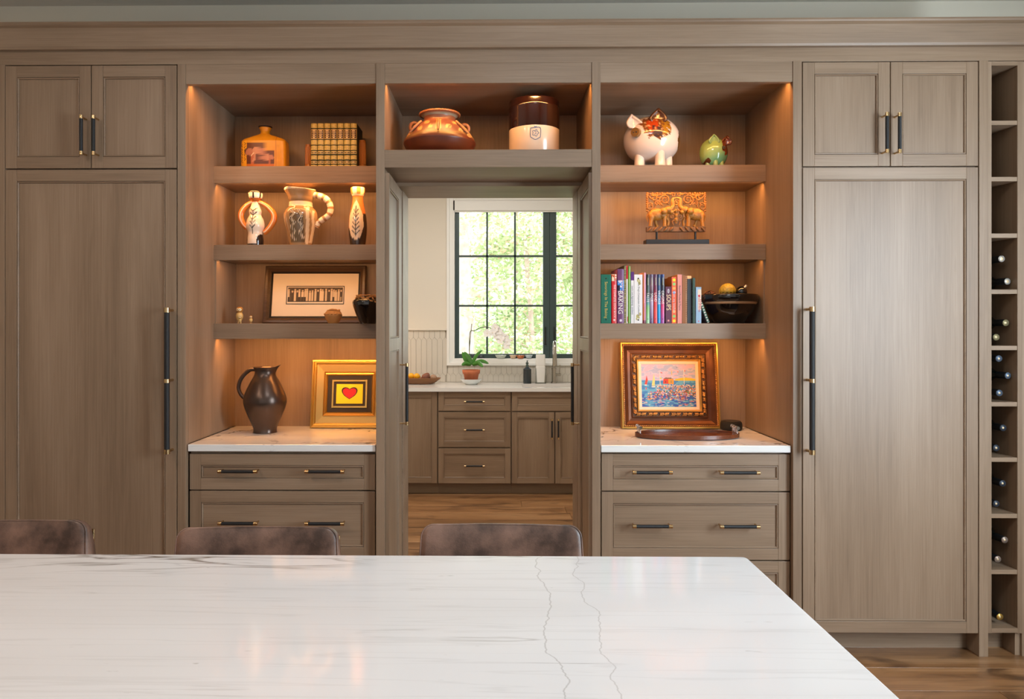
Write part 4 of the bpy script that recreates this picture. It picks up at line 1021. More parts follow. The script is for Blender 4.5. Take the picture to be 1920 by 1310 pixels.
# framed wide photograph
def leaning(name, label, cat, px, Yb, z, h, ytop=.600):
    """an Empty at the base; parts are authored upright facing -y and lean back to the panel"""
    y0 = Yb-D; a = math.asin(min(.9, (ytop-y0)/h)); return thing(name, label, cat, (WX(px, Yb), y0, z), (-a, 0, 0))
Yb = 3.73; px0, px1 = 492.5, 684; k = mpp(588, Yb); hw = (px1-px0)/2*k; H = .302
t = leaning('framed_photograph', 'dark wooden framed wide black and white group photograph, third left shelf', 'picture', 588.2, Yb, Z3, H, .585)
frM = wood('frame_brown', 'X', S(48, 34, 24), S(80, 58, 40), S(100, 74, 52), rough=.35)
MB().ring(-hw, hw, 0, H, [(0, .018), (0, -.006), (.004, -.012), (.016, -.012), (.028, -.002), (.030, -.002)]).obj('frame', frM, t)
MB().ring(-hw+.030, hw-.030, .030, H-.030, [(0, -.002), (.001, -.004), (.009, .004), (.009, .01)]).obj('inner_lip', blackM, t)
mw, mh0, mh1 = hw-.038, .038, H-.038
mtM = mat('mat_board', S(232, 220, 202), .8)
MB().box(-mw, mw, .006, .012, mh0, mh1).obj('mat_board', mtM, t)
iw = 55*k; iz0, iz1 = mh0+.058, mh0+.058+.095
iz0 = H*.335; iz1 = H*.655
MB().ring(-iw, iw, iz0, iz1, [(0, .006), (0, .0045), (.004, .0045), (.004, .006)]).obj('window_line', blackM, t)
g = MB().grid(-iw+.008, iw-.008, iz0+.013, iz1-.008, .0052, 210, 60).obj('photo_print', attrM, t)
def fp(P):
    x, y, z = P.T; u = (x-x.min())/(x.max()-x.min()); v_ = (z-z.min())/(z.max()-z.min()); C = full(P, S(78, 62, 46)); nn = fbm(P, 120, 2); C *= (.6+.8*nn)[:, None]
    put(C, v_ < .05, S(40, 30, 22)); r_ = np.random.RandomState(12)
    for i in range(21):
        cx_ = (i+.5)/21+r_.uniform(-.012, .012); hh = r_.uniform(.80, .95); lt = r_.rand() < .72; cl = np.array(S(214, 190, 156) if lt else S(74, 58, 44))*r_.uniform(.85, 1.1); w_ = r_.uniform(.012, .019)
        top = hh-.16; bot = .05 if r_.rand() < .62 else .35
        put(C, (np.abs(u-cx_) < w_*np.clip(1.2-(v_-top)*1.2, .7, 1.2)) & (v_ < top) & (v_ > bot), cl)
        if bot > .2: put(C, (np.abs(u-cx_) < w_*.8) & (v_ <= bot) & (v_ > .06), S(56, 46, 38) if lt else S(190, 166, 130))
        put(C, ((u-cx_)/.0150)**2+((v_-hh+.08)/.095)**2 < 1, S(206, 178, 140))
        put(C, ((u-cx_)/.0125)**2+((v_-hh+.0)/.030)**2 < 1, S(60, 46, 34))
    return C
paint(g, fp)
MB().box(-hw+.03, hw-.03, .010, .017, .03, H-.03).obj('backing', mat('backing_board', S(80, 66, 50), .9), t)
# small lizard jar
Y = 3.55; k = mpp(625, Y); t = thing('clay_jar', 'small round tan clay jar with an animal curled on its rim, third left shelf', 'jar', at(625, Y, Z3))
tanM = mat('tan_clay', S(190, 134, 76), .55, var=.12, vscale=30, bump=.3, bscale=60)
hj = WZ(580, WX(625, Y), Y)-Z3
MB().lathe(smooth_prof([(0, 0), (8*k, 0), (10*k, .003), (15.5*k, hj*.45), (16.2*k, hj*.62), (14*k, hj*.82), (10.5*k, hj*.92), (9.5*k, hj*.90), (11*k, hj*.7), (0, hj*.6)], 5), (0, 0, 0), 36).obj('jar_body', tanM, t)
c_ = MB(); pth = [(math.cos(a)*11*k, math.sin(a)*11*k, hj*.93+.003*math.sin(3*a)) for a in [PI*.95+1.5*PI*i/18 for i in range(19)]]
c_.tube(pth, [.0022+.0035*math.sin(PI*(i+1)/20) for i in range(19)], 8).ball((pth[-1][0], pth[-1][1], hj*.97), (.010, .007, .006), 10, 8)
c_.tube([pth[12], (pth[12][0]*1.35, pth[12][1]*1.35, hj*.78)], .0025, 6).tube([pth[8], (pth[8][0]*1.35, pth[8][1]*1.35, hj*.76)], .0025, 6).obj('lizard', tanM, t)
for q in range(7):
    a = -PI*.9+q*.27*PI*.5; MB().ball((math.cos(a)*15.2*k, math.sin(a)*15.2*k, hj*.66), (.007, .007, .005), 8, 6).obj('bump', tanM, t)
# black pot with twig rim
Y = 3.50; k = mpp(690, Y); t = thing('black_pot', 'glossy black round pot with a tan twig around its rim, partly behind the post', 'pot', at(689.5, Y, Z3))
hp = WZ(560, WX(690, Y), Y)-Z3
MB().lathe(smooth_prof([(0, 0), (13*k, 0), (16*k, .004), (25*k, hp*.55), (28.3*k, hp*.78), (27*k, hp*.93), (21*k, hp*1.02), (18*k, hp*1.03), (17*k, hp*.98), (19*k, hp*.8), (0, hp*.6)], 5), (0, 0, 0), 44).obj('pot_body', mat('black_glaze', S(12, 11, 12), .08, coat=.8), t)
twM = mat('twig_tan', S(176, 122, 66), .55)
m_ = MB(); pth = [(math.cos(a)*22*k, math.sin(a)*22*k, hp*1.03+.006*math.sin(5*a)) for a in [2*PI*i/28 for i in range(28)]]
m_.tube(pth, .0045, 7, closed=True)
for a, l in ((-2.3, .03), (-1.9, .045), (-1.45, .03), (-1.0, .04), (-.5, .035)):
    p_ = Vector((math.cos(a)*22*k, math.sin(a)*22*k, hp*1.03)); m_.tube([p_, p_+Vector((.012, -.008, -l*.5)), p_+Vector((.03, -.012, -l*.55))], [.0045, .004, .002], 6)
    m_.tube([p_, p_+Vector((-.01, -.002, .010)), p_+Vector((.015, -.002, .014))], [.004, .0035, .002], 6)
m_.obj('twig_rim', twM, t)
# ---- left counter: bronze pitcher
Y = 3.585; k = mpp(497, Y); t = thing('bronze_pitcher', 'bronze-glazed pitcher with a pinched spout on the left stone counter', 'pitcher', at(497, Y, Z4))
def z_(py): return WZ(py, WX(497, Y), Y)-Z4
pr = [(0, 0), (21*k, 0), (21.5*k, .004), (22*k, z_(800)), (31*k, z_(779)), (37.5*k, z_(762)), (39.3*k, z_(750)), (36.5*k, z_(737)), (28*k, z_(718)), (20.5*k, z_(705)), (18.5*k, z_(697)), (20*k, z_(690)), (22*k, z_(688)), (21*k, z_(688)), (18*k, z_(694)), (16.5*k, z_(702)), (0, z_(705))]
m_ = MB().lathe(smooth_prof(pr, 6), (0, 0, 0), 72)
for i, q in enumerate(m_.v):
    if q[2] > z_(706):
        s = min(1, (q[2]-z_(706))/(z_(689)-z_(706))); a = math.atan2(q[1], q[0]); sp_ = math.exp(-(a/.42)**2)
        m_.v[i] = (q[0]+(8*k*sp_)*s*s, q[1]*(1-.25*sp_*s), q[2]+4.5*k*sp_*s*s-1.5*k*s*(a/PI)**2*0)
bronze = mat('bronze_glaze', S(84, 70, 62), .30, .7, bump=.10, bscale=16, var=.22, vscale=6)
m_.obj('pitcher_body', bronze, t)
MB().tube(spline([(-19*k, 0, z_(692)), (-30*k, 0, z_(694)), (-44*k, 0, z_(708)), (-50*k, 0, z_(726)), (-45*k, 0, z_(740)), (-37*k, 0, z_(747))], 7), [.0105]*10+[.0095]*26, 14, flat=1).obj('handle', bronze, t)
# gold frame with a heart
gold = mat('gold_leaf', S(192, 156, 92), .38, .8, bump=.06, bscale=120); goldB = mat('gold_bright', S(228, 182, 96), .28, .9)
Yb = 3.735; k = mpp(653, Yb); hw = 71.5*k; H = .350
t = leaning('heart_picture', 'gold framed picture of a red heart on yellow, leaning in the left niche', 'picture', 653, Yb, Z4, H, .592)
MB().ring(-hw, hw, 0, H, [(0, .02), (0, -.010), (.003, -.016), (.010, -.017), (.013, -.011), (.017, -.012), (.022, -.010), (.025, -.003)]).obj('outer_moulding', goldB, t)
MB().ring(-hw+.025, hw-.025, .025, H-.025, [(0, -.003), (.036, .000)]).obj('flat_border', gold, t)
a0 = .061
MB().ring(-hw+a0, hw-a0, a0, H-a0, [(0, 0), (.001, -.006), (.005, -.008), (.009, -.004), (.013, -.005), (.019, .002), (.020, .006)]).obj('inner_moulding', goldB, t)
a1 = .081
MB().box(-hw+a1, hw-a1, .005, .010, a1, H-a1).obj('black_mat', mat('dark_mat', S(42, 34, 30), .7), t)
a2 = a1+.022
MB().ring(-hw+a2, hw-a2, a2, H-a2, [(0, .005), (.001, .001), (.009, .001), (.010, .005)]).obj('gold_fillet', goldB, t)
pw_, pz0, pz1 = hw-a2-.023, a2+.022, H-a2-.022
g = MB().grid(-pw_, pw_, pz0, pz1, .0035, 110, 90).obj('heart_print', attrM, t)
def fheart(P):
    x, y, z = P.T; u = x/pw_; v_ = (z-(pz0+pz1)/2)/((pz1-pz0)/2); C = full(P, S(250, 214, 10))
    def heart(s):
        U = u/s*1.25; V = (v_+.05)/s*1.15
        th = R(0); return (U*U+V*V-.36)**3-U*U*V**3*1.15 < 0
    put(C, heart(1.02), S(30, 22, 18)); put(C, heart(.86), S(214, 22, 40)); return C
paint(g, fheart)
# ---- over-door objects
Y = 3.42; k = mpp(824, Y); zc_ = lambda py: WZ(py, WX(824, Y), Y)-ZC
t = thing('clay_pot', 'wide handled brown clay pot with yellow rosettes above the pantry doorway', 'pot', at(824.5, Y, ZC))
ztop = zc_(214.5); zm = zc_(272)
pr = [(0, 0), (36*k, 0), (40*k, .004), (58*k, zm*.5), (66.5*k, zm*.95), (67*k, zm*1.12), (63*k, zm+.028), (52*k, zm+.068), (41*k, zm+.090), (31.5*k, zm+.102), (29.5*k, zm+.112), (30.5*k, ztop-.014), (37.5*k, ztop-.004), (37*k, ztop), (32*k, ztop-.002), (27*k, ztop-.02), (0, ztop-.03)]
o = MB().lathe(smooth_prof(pr, 6), (0, 0, 0), 180).obj('pot_body', attrS, t)
pts_r = [(-33, 252, 5.2), (-20.5, 240, 4.8), (-13, 251, 4.6), (20, 250, 5.2), (31, 240, 4.8), (43, 253, 5), (-52, 258, 4.5), (58, 262, 4)]
def fpot(P):
    x, y, z = P.T; X = x/k; V = z/k; C = full(P, S(112, 64, 46)); nn = fbm(P, 26, 6); Hh = lambda py: zc_(py)/k
    put(C, V < Hh(262), S(96, 44, 24)); C *= (.75+.5*nn)[:, None]
    yel = np.array(S(206, 158, 96)); f = y < 0
    top = np.clip((V-Hh(234))/6, 0, 1)[:, None]; C = C*(1-top*.45)+np.array(S(160, 100, 62))*top*.45
    rim = V > Hh(217); put(C, rim, S(206, 130, 78)); put(C, (V > Hh(222)) & (V < Hh(218)), S(146, 142, 120))
    low = np.exp(-((V-Hh(262)+3*np.sin(X*.10))/3.2)**2)[:, None]*.5; C = C*(1-low)+np.array(S(150, 124, 66))*low
    for s in (-50, 2, 52):
        d = np.abs(X-s*np.clip(.62+(Hh(231)-V)/60, .5, 1.1)); put(C, f & (d < 4.2) & (V < Hh(232)) & (V > Hh(262)), S(200, 150, 86)); put(C, f & (d < 1.3) & (V < Hh(232)) & (V > Hh(259)), S(116, 70, 36))
    for a, b, r_ in pts_r:
        d = np.hypot(X-a*.98, (V-Hh(b))*1.05); put(C, f & (d < r_*.95), yel); put(C, f & (d < r_*.62) & (np.sin(np.arctan2(V-Hh(b), X-a)*6) > .1), S(110, 66, 30)); put(C, f & (d < r_*.2), yel)
    return C
paint(o, fpot)
potM = mat('pot_handle', S(150, 98, 62), .35, var=.2, vscale=20)
for s, px, py, a in ((-1, 775, 235, .25), (1, 871.5, 239, -.25)):
    X = (px-824.5)*k*.98; zz_ = zc_(py); rr = 8*k
    pth = [(X+math.cos(b_)*rr, .03, zz_+math.sin(b_)*rr) for b_ in [R(-60)+R(300)*i/20 for i in range(21)]]
    MB().tube(pth, .0085, 10).obj('loop_handle', potM, t)
rs_ = MB()
for a in (-50, 2, 52):
    X0 = a*.62*k; X1 = a*1.04*k
    def ys(X, r_): return -math.sqrt(max(1e-4, r_*r_-X*X))
    rs_.tube([(X0, ys(X0, 46*k), zc_(236)), ((X0+X1)/2, ys((X0+X1)/2, 58*k), zc_(248)), (X1, ys(X1, 66*k), zc_(260))], [.005, .007, .004], 8)
rs_.obj('applied_ribs', potM, t)
rp = MB(); rr = 37*k
rp.tube([(math.cos(a)*rr, math.sin(a)*rr, ztop-.003+.0012*math.sin(a*40)) for a in [2*PI*i/120 for i in range(120)]], .005, 8, closed=True); rp.obj('rope_rim', potM, t)
# crock
Y = 3.44; k = mpp(1001.5, Y); t = thing('stoneware_crock', 'brown and white stoneware crock stamped with a blue 2 in a shield, above the doorway', 'crock', at(1001.5, Y, ZC))
rc_ = 47.5*k*.993; ztop = WZ(192.5, WX(1001, Y), Y)-ZC; zs_ = WZ(235.5, WX(1001, Y-.10), Y-.10)-ZC
brownG = mat('brown_glaze', S(34, 15, 11), .10, coat=.7); whiteG = mat('cream_glaze', S(206, 188, 164), .22, coat=.4, var=.03, vscale=9)
MB().lathe([(0, 0), (rc_*.97, 0), (rc_, .006), (rc_, zs_)], (0, 0, 0), 72).obj('lower_glaze', whiteG, t)
MB().lathe([(rc_, zs_), (rc_*1.003, zs_+.002), (rc_*1.003, ztop-.042), (rc_*1.012, ztop-.038), (rc_*1.012, ztop-.030), (rc_*.99, ztop-.026), (rc_*1.0, ztop-.006), (rc_*.985, ztop), (rc_*.93, ztop), (rc_*.92, ztop-.01), (rc_*.92, .02), (0, .02)], (0, 0, 0), 72).obj('upper_glaze', brownG, t)
inkM = mat('blue_stamp', S(84, 104, 140), .5)
ez = WZ(248.5, WX(1002, Y-.12), Y-.12)-ZC
def onc(u, v_): a = u*k/rc_; return (math.sin(a)*(rc_+.0008), -math.cos(a)*(rc_+.0008), ez+v_*k)
em = MB()
def stroke(pts, w_): em.tube([onc(*p_) for p_ in spline([(a, b, 0) for a, b in pts], 4) and [(q.x, q.y) for q in spline([(a, b, 0) for a, b in pts], 4)]], w_, 5, flat=1)
stroke([(-9, 9), (-9, -6), (-6, -9), (0, -12), (6, -9), (9, -6), (9, 9), (0, 10), (-9, 9)], .0016)
stroke([(-2, 12), (0, 10.5), (2, 12)], .002)
stroke([(math.cos(a)*(5.2+1.1*math.cos(5*a)), math.sin(a)*(5.2+1.1*math.cos(5*a))) for a in [2*PI*i/40 for i in range(41)]], .0012)
em.obj('shield_stamp', inkM, t)
q = text('2', .020, inkM, t, (onc(0, 0)[0], -rc_-.0016, ez), (PI/2, 0, 0), 'stamped_number')
# ---- top right shelf: pigs
def pig(px, py, Y, rx, rz, base, label, headang, snout, ears, size, fn, legs, name='pig_figurine'):
    k = mpp(px, Y); t = thing(name, label, 'figurine', at(px, Y, Z1)); zc_ = WZ(py, WX(px, Y), Y)-Z1
    R_x, R_z = rx*k, rz*k; m_ = MB(); m_.ball((0, 0, 0), (R_x, R_x*.88, R_z), 140, 100)
    fl_x = lambda v: (1-min(.97, (v[2]/R_z)**2))**(-.16 if v[2] < 0 else -.04)
    o = MB().add([(v[0]*fl_x(v)*.985, v[1]*fl_x(v), v[2]+zc_) for v in m_.v], m_.f, 0, True).obj('body', attrG, t); paint(o, lambda P: fn(P, zc_, k))
    def surf(px_, py_):
        X = (px_-px)*k; Z = (py-py_)*k; q = 1-(X/R_x)**2-(Z/R_z)**2; return X, -R_x*.88*math.sqrt(max(0, q)), Z+zc_
    X, Yy, Z = surf(*snout[:2]); d = Vector(snout[3]).normalized(); r_ = snout[2]*k; p0 = Vector((X, Yy, Z))
    MB().cyl(p0-d*r_*.6, p0+d*r_*.9, r_*1.12, 24, 0, r2=r_).obj('snout', snout[4], t)
    nm = MB(); sd = d.cross(Vector((0, 0, 1))).normalized()
    for s in (-1, 1): nm.ball(p0+d*r_*.9+sd*s*r_*.35, r_*.16, 8, 6)
    nm.obj('nostrils', blackM, t)
    for ex, ey, lean_, mt in ears:
        X, Yy, Z = surf(ex, ey+4*size); h = 16*k*size; b = 9.5*k*size
        v = []; f = []; n_ = 11; rws = 6
        for j in range(rws+1):
            q = j/rws; w_ = b*(1-q**1.6)*(.9+.5*math.sin(PI*min(.5, q))) ; 
            for i in range(n_):
                u = -1+2*i/(n_-1); v.append((u*w_+lean_*h*q, -.35*b*(1-u*u)*0+.45*b*(u*u)*(-1)+b*.2, q*h*1.05))
        for j in range(rws):
            for i in range(n_-1): a = j*n_+i; f.append((a, a+1, a+n_+1, a+n_))
        e = MB().add([(a+X, b_+Yy*.92, c+Z-3*k*size) for a, b_, c in v], f, 0, True).obj('ear', mt, t); so = e.modifiers.new('s', 'SOLIDIFY'); so.thickness = .006*size; so.offset = 1
    for lx, ly, lr in legs:
        MB().lathe([(lr*1.25*k, .0), (lr*1.15*k, .0+.003), (lr*k, zc_*.45), (lr*1.3*k, zc_*.75)], ((lx-px)*k, ly, 0), 20).obj('leg', mt if False else legmat, t)
pinkw = mat('pig_white', S(226, 204, 186), .16, coat=.5); brownp = mat('pig_brown', S(92, 52, 26), .14, coat=.6); olive = mat('pig_olive', S(120, 84, 36), .15, coat=.6)
legmat = pinkw
def fpig(P, zc_, k):
    x, y, z = P.T; X = x/k; V = (z-zc_)/k; C = full(P, S(226, 206, 190)); nn = fbm(P, 42, 3); n2_ = fbm(P, 90, 9); f = y < 0
    d = np.hypot((X-2)/30, (V-18)/26); b = f & (d+.9*(nn-.5)+.35*(n2_-.5) < .98); put(C, b, S(122, 70, 30))
    put(C, b & (d+.6*(nn-.5) < .66) & (X < 4), S(178, 62, 16)); put(C, b & (V < 16) & (X > -8) & (n2_ > .45), S(70, 48, 44)); put(C, b & (X > 10) & (n2_ > .5), S(160, 110, 24)); put(C, b & (n2_ < .33), S(206, 160, 100))
    d2 = np.hypot((X-50)/8, (V+8)/26); b2 = (d2+.8*(nn-.5) < .8); put(C, b2, S(98, 54, 20)); put(C, b2 & (n2_ > .55), S(140, 104, 30))
    return C
pig(1221.5, 262.5, 3.62, 53, 42.5, 0, 'large white glazed pig figurine with brown splashes, top right shelf', 0, (1187, 258, 8.2, (-.55, -.8, -.03), olive), [(1188, 238, -.38, pinkw), (1226, 228, .05, brownp)], 1.6, fpig,
    [(1196, -.04, 8.5), (1231, -.075, 8.5), (1250, -.02, 8), (1208, .06, 7)])
greenp = mat('pig_green', S(150, 172, 104), .16, coat=.5); rustp = mat('pig_rust', S(112, 52, 26), .2, coat=.5); legmat = greenp
def fpig2(P, zc_, k):
    x, y, z = P.T; X = x/k; V = (z-zc_)/k; nn = fbm(P, 60, 5); a = np.clip((X*.6-V+8)/26+.5*(nn-.5), 0, 1)[:, None]
    C = np.array(S(160, 180, 96))*(1-a)+np.array(S(104, 164, 124))*a
    put(C, (y < .02) & (np.hypot((X-19)/9, (V-10)/16)+.8*(nn-.5) < 1.0), S(112, 48, 20)); put(C, (np.hypot((X+15)/6, (V+19)/6)+.8*(nn-.5) < .9), S(84, 44, 24)); return C
pig(1337.8, 286.5, 3.62, 26.3, 27.5, 0, 'small round green glazed pig figurine, top right shelf', 0, (1350, 281.5, 3.0, (.35, -.9, 0), mat('pig_nose', S(84, 74, 62), .2)), [(1333.5, 266, .0, greenp), (1357, 267, .2, rustp)], 1.05, fpig2,
    [(1325, -.02, 4), (1337, -.04, 4.2), (1349, -.03, 4)])
# ---- carved elephants on a stand
Y = 3.62; k = mpp(1267, Y); t = thing('elephant_carving', 'golden carved wooden panel of two elephants on a black stand, second right shelf', 'carving', at(1267.5, Y, Z2))
gw = mat('gilded_wood', S(160, 106, 36), .5, .1, var=.35, vscale=60, bump=.6, bscale=70); gwd = mat('gilded_wood_dark', S(112, 72, 30), .55, .1, var=.35, vscale=60)
gws = mat('gilded_scroll_shaded', S(128, 80, 24), .55, .05, var=.5, vscale=50)  # darker gold puts the shade and patina of the crevices into the scrollwork
def V2(px, py, y=0): return ((px-1267.5)*k, y, WZ(py, WX(1267, Y), Y)-Z2)
MB().box(V2(1209, 0)[0], V2(1326, 0)[0], -.035, .035, 0, V2(0, 450)[2]).obj('stand_base', blackM, t, bevel=.002)
for px in (1231.5, 1303.5): MB().cyl((V2(px, 0)[0], 0, V2(0, 452)[2]), (V2(px, 0)[0], 0, V2(0, 433)[2]), .0052, 12).obj('stand_post', blackM, t)
b_ = MB().box(V2(1212, 0)[0], V2(1322, 0)[0], -.012, .014, V2(0, 434.5)[2], V2(0, 426)[2])
for i in range(-5, 6):
    if i == 0: continue
    s = 1 if i > 0 else -1; p_ = [V2(1267+i*10+s*2.5, 433.5, -.013), V2(1267+i*10-s*1, 430, -.016), V2(1267+i*10-s*3.5, 426.5, -.013)]
    b_.tube(p_, [.004, .006, .003], 8)
b_.obj('ground_block', gwd, t)
def mirror_obj(o, name):
    me = o.data.copy(); me.transform(Matrix.Scale(-1, 4, Vector((1, 0, 0)))); me.flip_normals(); q = bpy.data.objects.new(name, me); COL.objects.link(q); q.parent = o.parent; return q
# left elephant, then its mirror image
e = MB(); BA = lambda px, py, rx, rz, ry=.015, y=-.004: e.ball(V2(px, py, y), (rx*k, ry, rz*k), 20, 12)
BA(1231, 402, 15, 11.5, .020); BA(1240, 402, 12, 9, .020); BA(1222, 405, 7, 10, .017); BA(1252, 394, 8, 7, .018, -.008); BA(1257, 398, 5, 4.5, .015, -.008)
e.tube(spline([V2(1256, 393, -.010), V2(1261, 387, -.010), V2(1260, 378, -.010), V2(1261, 373, -.010), V2(1267, 371.5, -.010)], 5), [.0115-.00038*i for i in range(21)], 10)
for a, b, w0, w1 in (((1221, 408), (1219, 424.5), 4.6, 3.4), ((1245, 406), (1245.5, 424.5), 4.6, 3.4)):
    e.tube([V2(*a, -.008), V2((a[0]+b[0])/2, (a[1]+b[1])/2, -.010), V2(*b, -.008)], [w0*k, w1*k*.95, w1*k*1.1], 10)
e.tube([V2(1229, 412, .004), V2(1231, 421, .006), V2(1233, 425, .006)], [.008, .007, .009], 8).tube([V2(1250, 408, .004), V2(1254, 415, .004), V2(1252, 423, .005)], [.009, .007, .008], 8)
e.tube(spline([V2(1216, 398, 0), V2(1213, 406, 0), V2(1215, 416, 0)], 4), .0028, 6)
e.tube([V2(1257, 400, -.016), V2(1263, 396, -.018), V2(1267, 392, -.014)], [.003, .0025, .001], 6)
ee = e.obj('elephant', gw, t); mirror_obj(ee, 'elephant')
ea = MB().add([V2(a, b, -.026) for a, b in ((1237, 393), (1241, 391), (1247, 392.5), (1249, 399), (1246, 403), (1240, 403.5), (1237, 400))]+[V2(1243, 397, -.030)], [(i, (i+1) % 7, 7) for i in range(7)], 0, True).obj('elephant_ear', gw, t)
so = ea.modifiers.new('s', 'SOLIDIFY'); so.thickness = .005; so.offset = 0
me_ = mirror_obj(ea, 'elephant_ear'); so = me_.modifiers.new('s', 'SOLIDIFY'); so.thickness = .005; so.offset = 0
s_ = MB()
def spiral(cx, cy, r0, turns, a0, dirn, w_, y=-.002, r1=1.2):
    n_ = int(20*turns); pts = []
    for i in range(n_+1):
        q = i/n_; r_ = r0*(1-q)+r1*q; a = a0+dirn*2*PI*turns*q; pts.append(V2(cx+r_*math.cos(a), cy-r_*math.sin(a), y-.004*math.sin(q*PI)))
    s_.tube(pts, [.8*w_*(1-.5*i/n_) for i in range(n_+1)], 7)
spiral(1246, 375, 11, 1.9, -1.9, -1, .0052); spiral(1219, 388, 7.5, 1.5, 1.0, 1, .0045); spiral(1259.5, 406, 6, 1.5, -.2, 1, .0038); spiral(1262, 365.5, 4.2, 1.2, 3.0, -1, .0034); spiral(1226, 372, 6.5, 1.2, 2.2, -1, .0052); spiral(1231, 381, 5, 1.1, .5, 1, .004)
for pts in ([(1213, 363), (1219, 371), (1228, 376), (1237, 384)], [(1214, 364), (1224, 364), (1236, 366), (1243, 363)], [(1213, 366), (1215, 376), (1213, 386), (1216, 399)], [(1216, 399), (1226, 392), (1229, 384), (1230, 374)], [(1213, 406), (1216, 400), (1222, 395)], [(1262, 422), (1260, 416), (1264, 413), (1267, 419)], [(1243, 363), (1256, 363), (1267, 362.5)]):
    s_.tube(spline([V2(a, b, -.002) for a, b in pts], 5), .0038, 7)
r_ = random.Random(4)
for i in range(18):                                   # leaf tips filling the foliage border
    a = r_.uniform(1213, 1258); b = r_.uniform(364, 384) if a < 1240 else r_.uniform(367, 383)
    if a < 1222 and r_.random() < .5: b = r_.uniform(362, 398)
    an = r_.uniform(0, 2*PI); s_.ball(V2(a, b, -.001), (.011*k/.0026*.8, .006, .0042), 8, 6, rot=(0, an, 0))
for i in range(11): s_.ball(V2(1214+i*4.6, 362.5+1.2*(i % 2), -.001), (.006, .006, .0065), 8, 6)
for i in range(8): s_.ball(V2(1213.2, 366+i*4.2, -.001), (.0065, .006, .005), 8, 6)
ss = s_.obj('scrollwork', gws, t); s2_ = mirror_obj(ss, 'scrollwork'); ss['kind'] = 'stuff'; s2_['kind'] = 'stuff'
c_ = MB(); c_.tube([V2(1267.5+4.6*math.cos(a), 380-4.6*math.sin(a), -.006) for a in [2*PI*i/24 for i in range(24)]], .0036, 8, closed=True); c_.ball(V2(1267.5, 380, -.008), .0055, 12, 8)
for q in range(3): c_.ball(V2(1267.5, 396+8*q, -.002), (.010, .008, .013), 10, 8)
c_.obj('centre_rosette', gw, t)
# ---- third right shelf: cookery books
Y = 3.545; YB = Y-D
def book(px0, px1, py, col, label, depth=.17, paintfn=None, spiral_=None, txt=(), name='cookbook', mt=None, pages=True, bow=0, back=0):
    X0, X1 = WX(px0, Y+back), WX(px1, Y+back); w_ = X1-X0-.0006; h = WZ(py, X0, Y+back)-Z3
    t = thing(name, label, 'book', ((X0+X1)/2, YB+back, Z3), group='cookbooks on the third right shelf')
    m_ = mt or mat('cover_'+label.split()[0]+str(int(px0)), col, .45)
    bt = min(.0025, w_*.2)
    MB().box(-w_/2, -w_/2+bt, 0, depth, 0, h).box(w_/2-bt, w_/2, 0, depth, 0, h).obj('cover', m_, t)
    MB().box(-w_/2+bt, w_/2-bt, .004, depth-.005, .003, h-.004).obj('pages', paper, t)
    s = MB().grid(-w_/2, w_/2, 0, h, -.0004, max(6, int((px1-px0)*2.2)), max(30, int((605-py)*2.0)), bow=bow)
    so_ = s.obj('spine', attrS, t)
    def fn(P):
        C = full(P, col)
        return paintfn(P[:, 0]/w_, P[:, 2]/h, C, P) if paintfn else C
    paint(so_, fn); so_.modifiers.new('s', 'SOLIDIFY').thickness = .002
    for tx in txt: text(tx[0], tx[1]*h, tx[2], t, (tx[3]*w_, -.0012-bow, tx[4]*h), (PI/2, PI/2, 0), 'title', tx[5] if len(tx) > 5 else 1)
    return t, w_, h
tw_ = mat('ink_white', S(240, 234, 226), .6); tg = mat('ink_gold', S(206, 178, 84), .5); tk = mat('ink_grey', S(70, 66, 70), .6); tr_ = mat('ink_red', S(206, 50, 60), .6); tc2 = mat('ink_cream', S(246, 226, 170), .6); tb = mat('ink_pale_blue', S(196, 206, 206), .6)
def rivets(t, h, w_, fr):
    for q in fr: MB().ball((0, -.0015, h*q), (.0035, .002, .0035), 12, 8).obj('rivet', blackM, t)
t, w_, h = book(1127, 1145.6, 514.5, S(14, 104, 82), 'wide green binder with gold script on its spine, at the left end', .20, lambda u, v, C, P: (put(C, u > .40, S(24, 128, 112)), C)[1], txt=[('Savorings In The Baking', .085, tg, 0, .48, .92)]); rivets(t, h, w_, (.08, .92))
def fr(u, v, C, P):
    nn = fbm(P, 90, 3); put(C, v > .86, S(206, 96, 50)); put(C, (v > .86) & (nn > .5), S(236, 220, 190)); put(C, (v > .86) & (nn < .36), S(150, 20, 24)); put(C, (np.abs(u) < .2) & (v < .8), S(222, 66, 66)); put(C, np.hypot(u*.12, v-.07) < .022, S(240, 220, 210)); return C
book(1146.6, 1156.2, 514, S(206, 34, 40), 'red cookbook with a colourful picture at the top of its spine', .19, fr, txt=[('THE COMPLETE COOK BOOK', .05, tw_, .05, .45)], bow=.002)
def fb(u, v, C, P):
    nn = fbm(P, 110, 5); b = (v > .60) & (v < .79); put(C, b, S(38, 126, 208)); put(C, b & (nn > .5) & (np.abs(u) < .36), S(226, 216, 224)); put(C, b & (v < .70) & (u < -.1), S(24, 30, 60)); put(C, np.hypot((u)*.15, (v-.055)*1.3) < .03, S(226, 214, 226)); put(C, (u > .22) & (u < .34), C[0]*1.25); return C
book(1157.4, 1170, 504, S(112, 62, 108), 'purple book lettered BAKING with a blue picture band', .19, fb, txt=[('BAKING', .118, tw_, -.08, .385), ('THE ESSENTIAL', .03, tw_, .33, .48)], bow=.002)
def fsp(u, v, C, P):
    put(C, (np.mod(v*46, 1) < .45), S(212, 196, 130)); return C
book(1170.4, 1173.8, 497, S(40, 32, 28), 'tall spiral-bound book with a gold and black spine beside the purple one', .27, fsp)
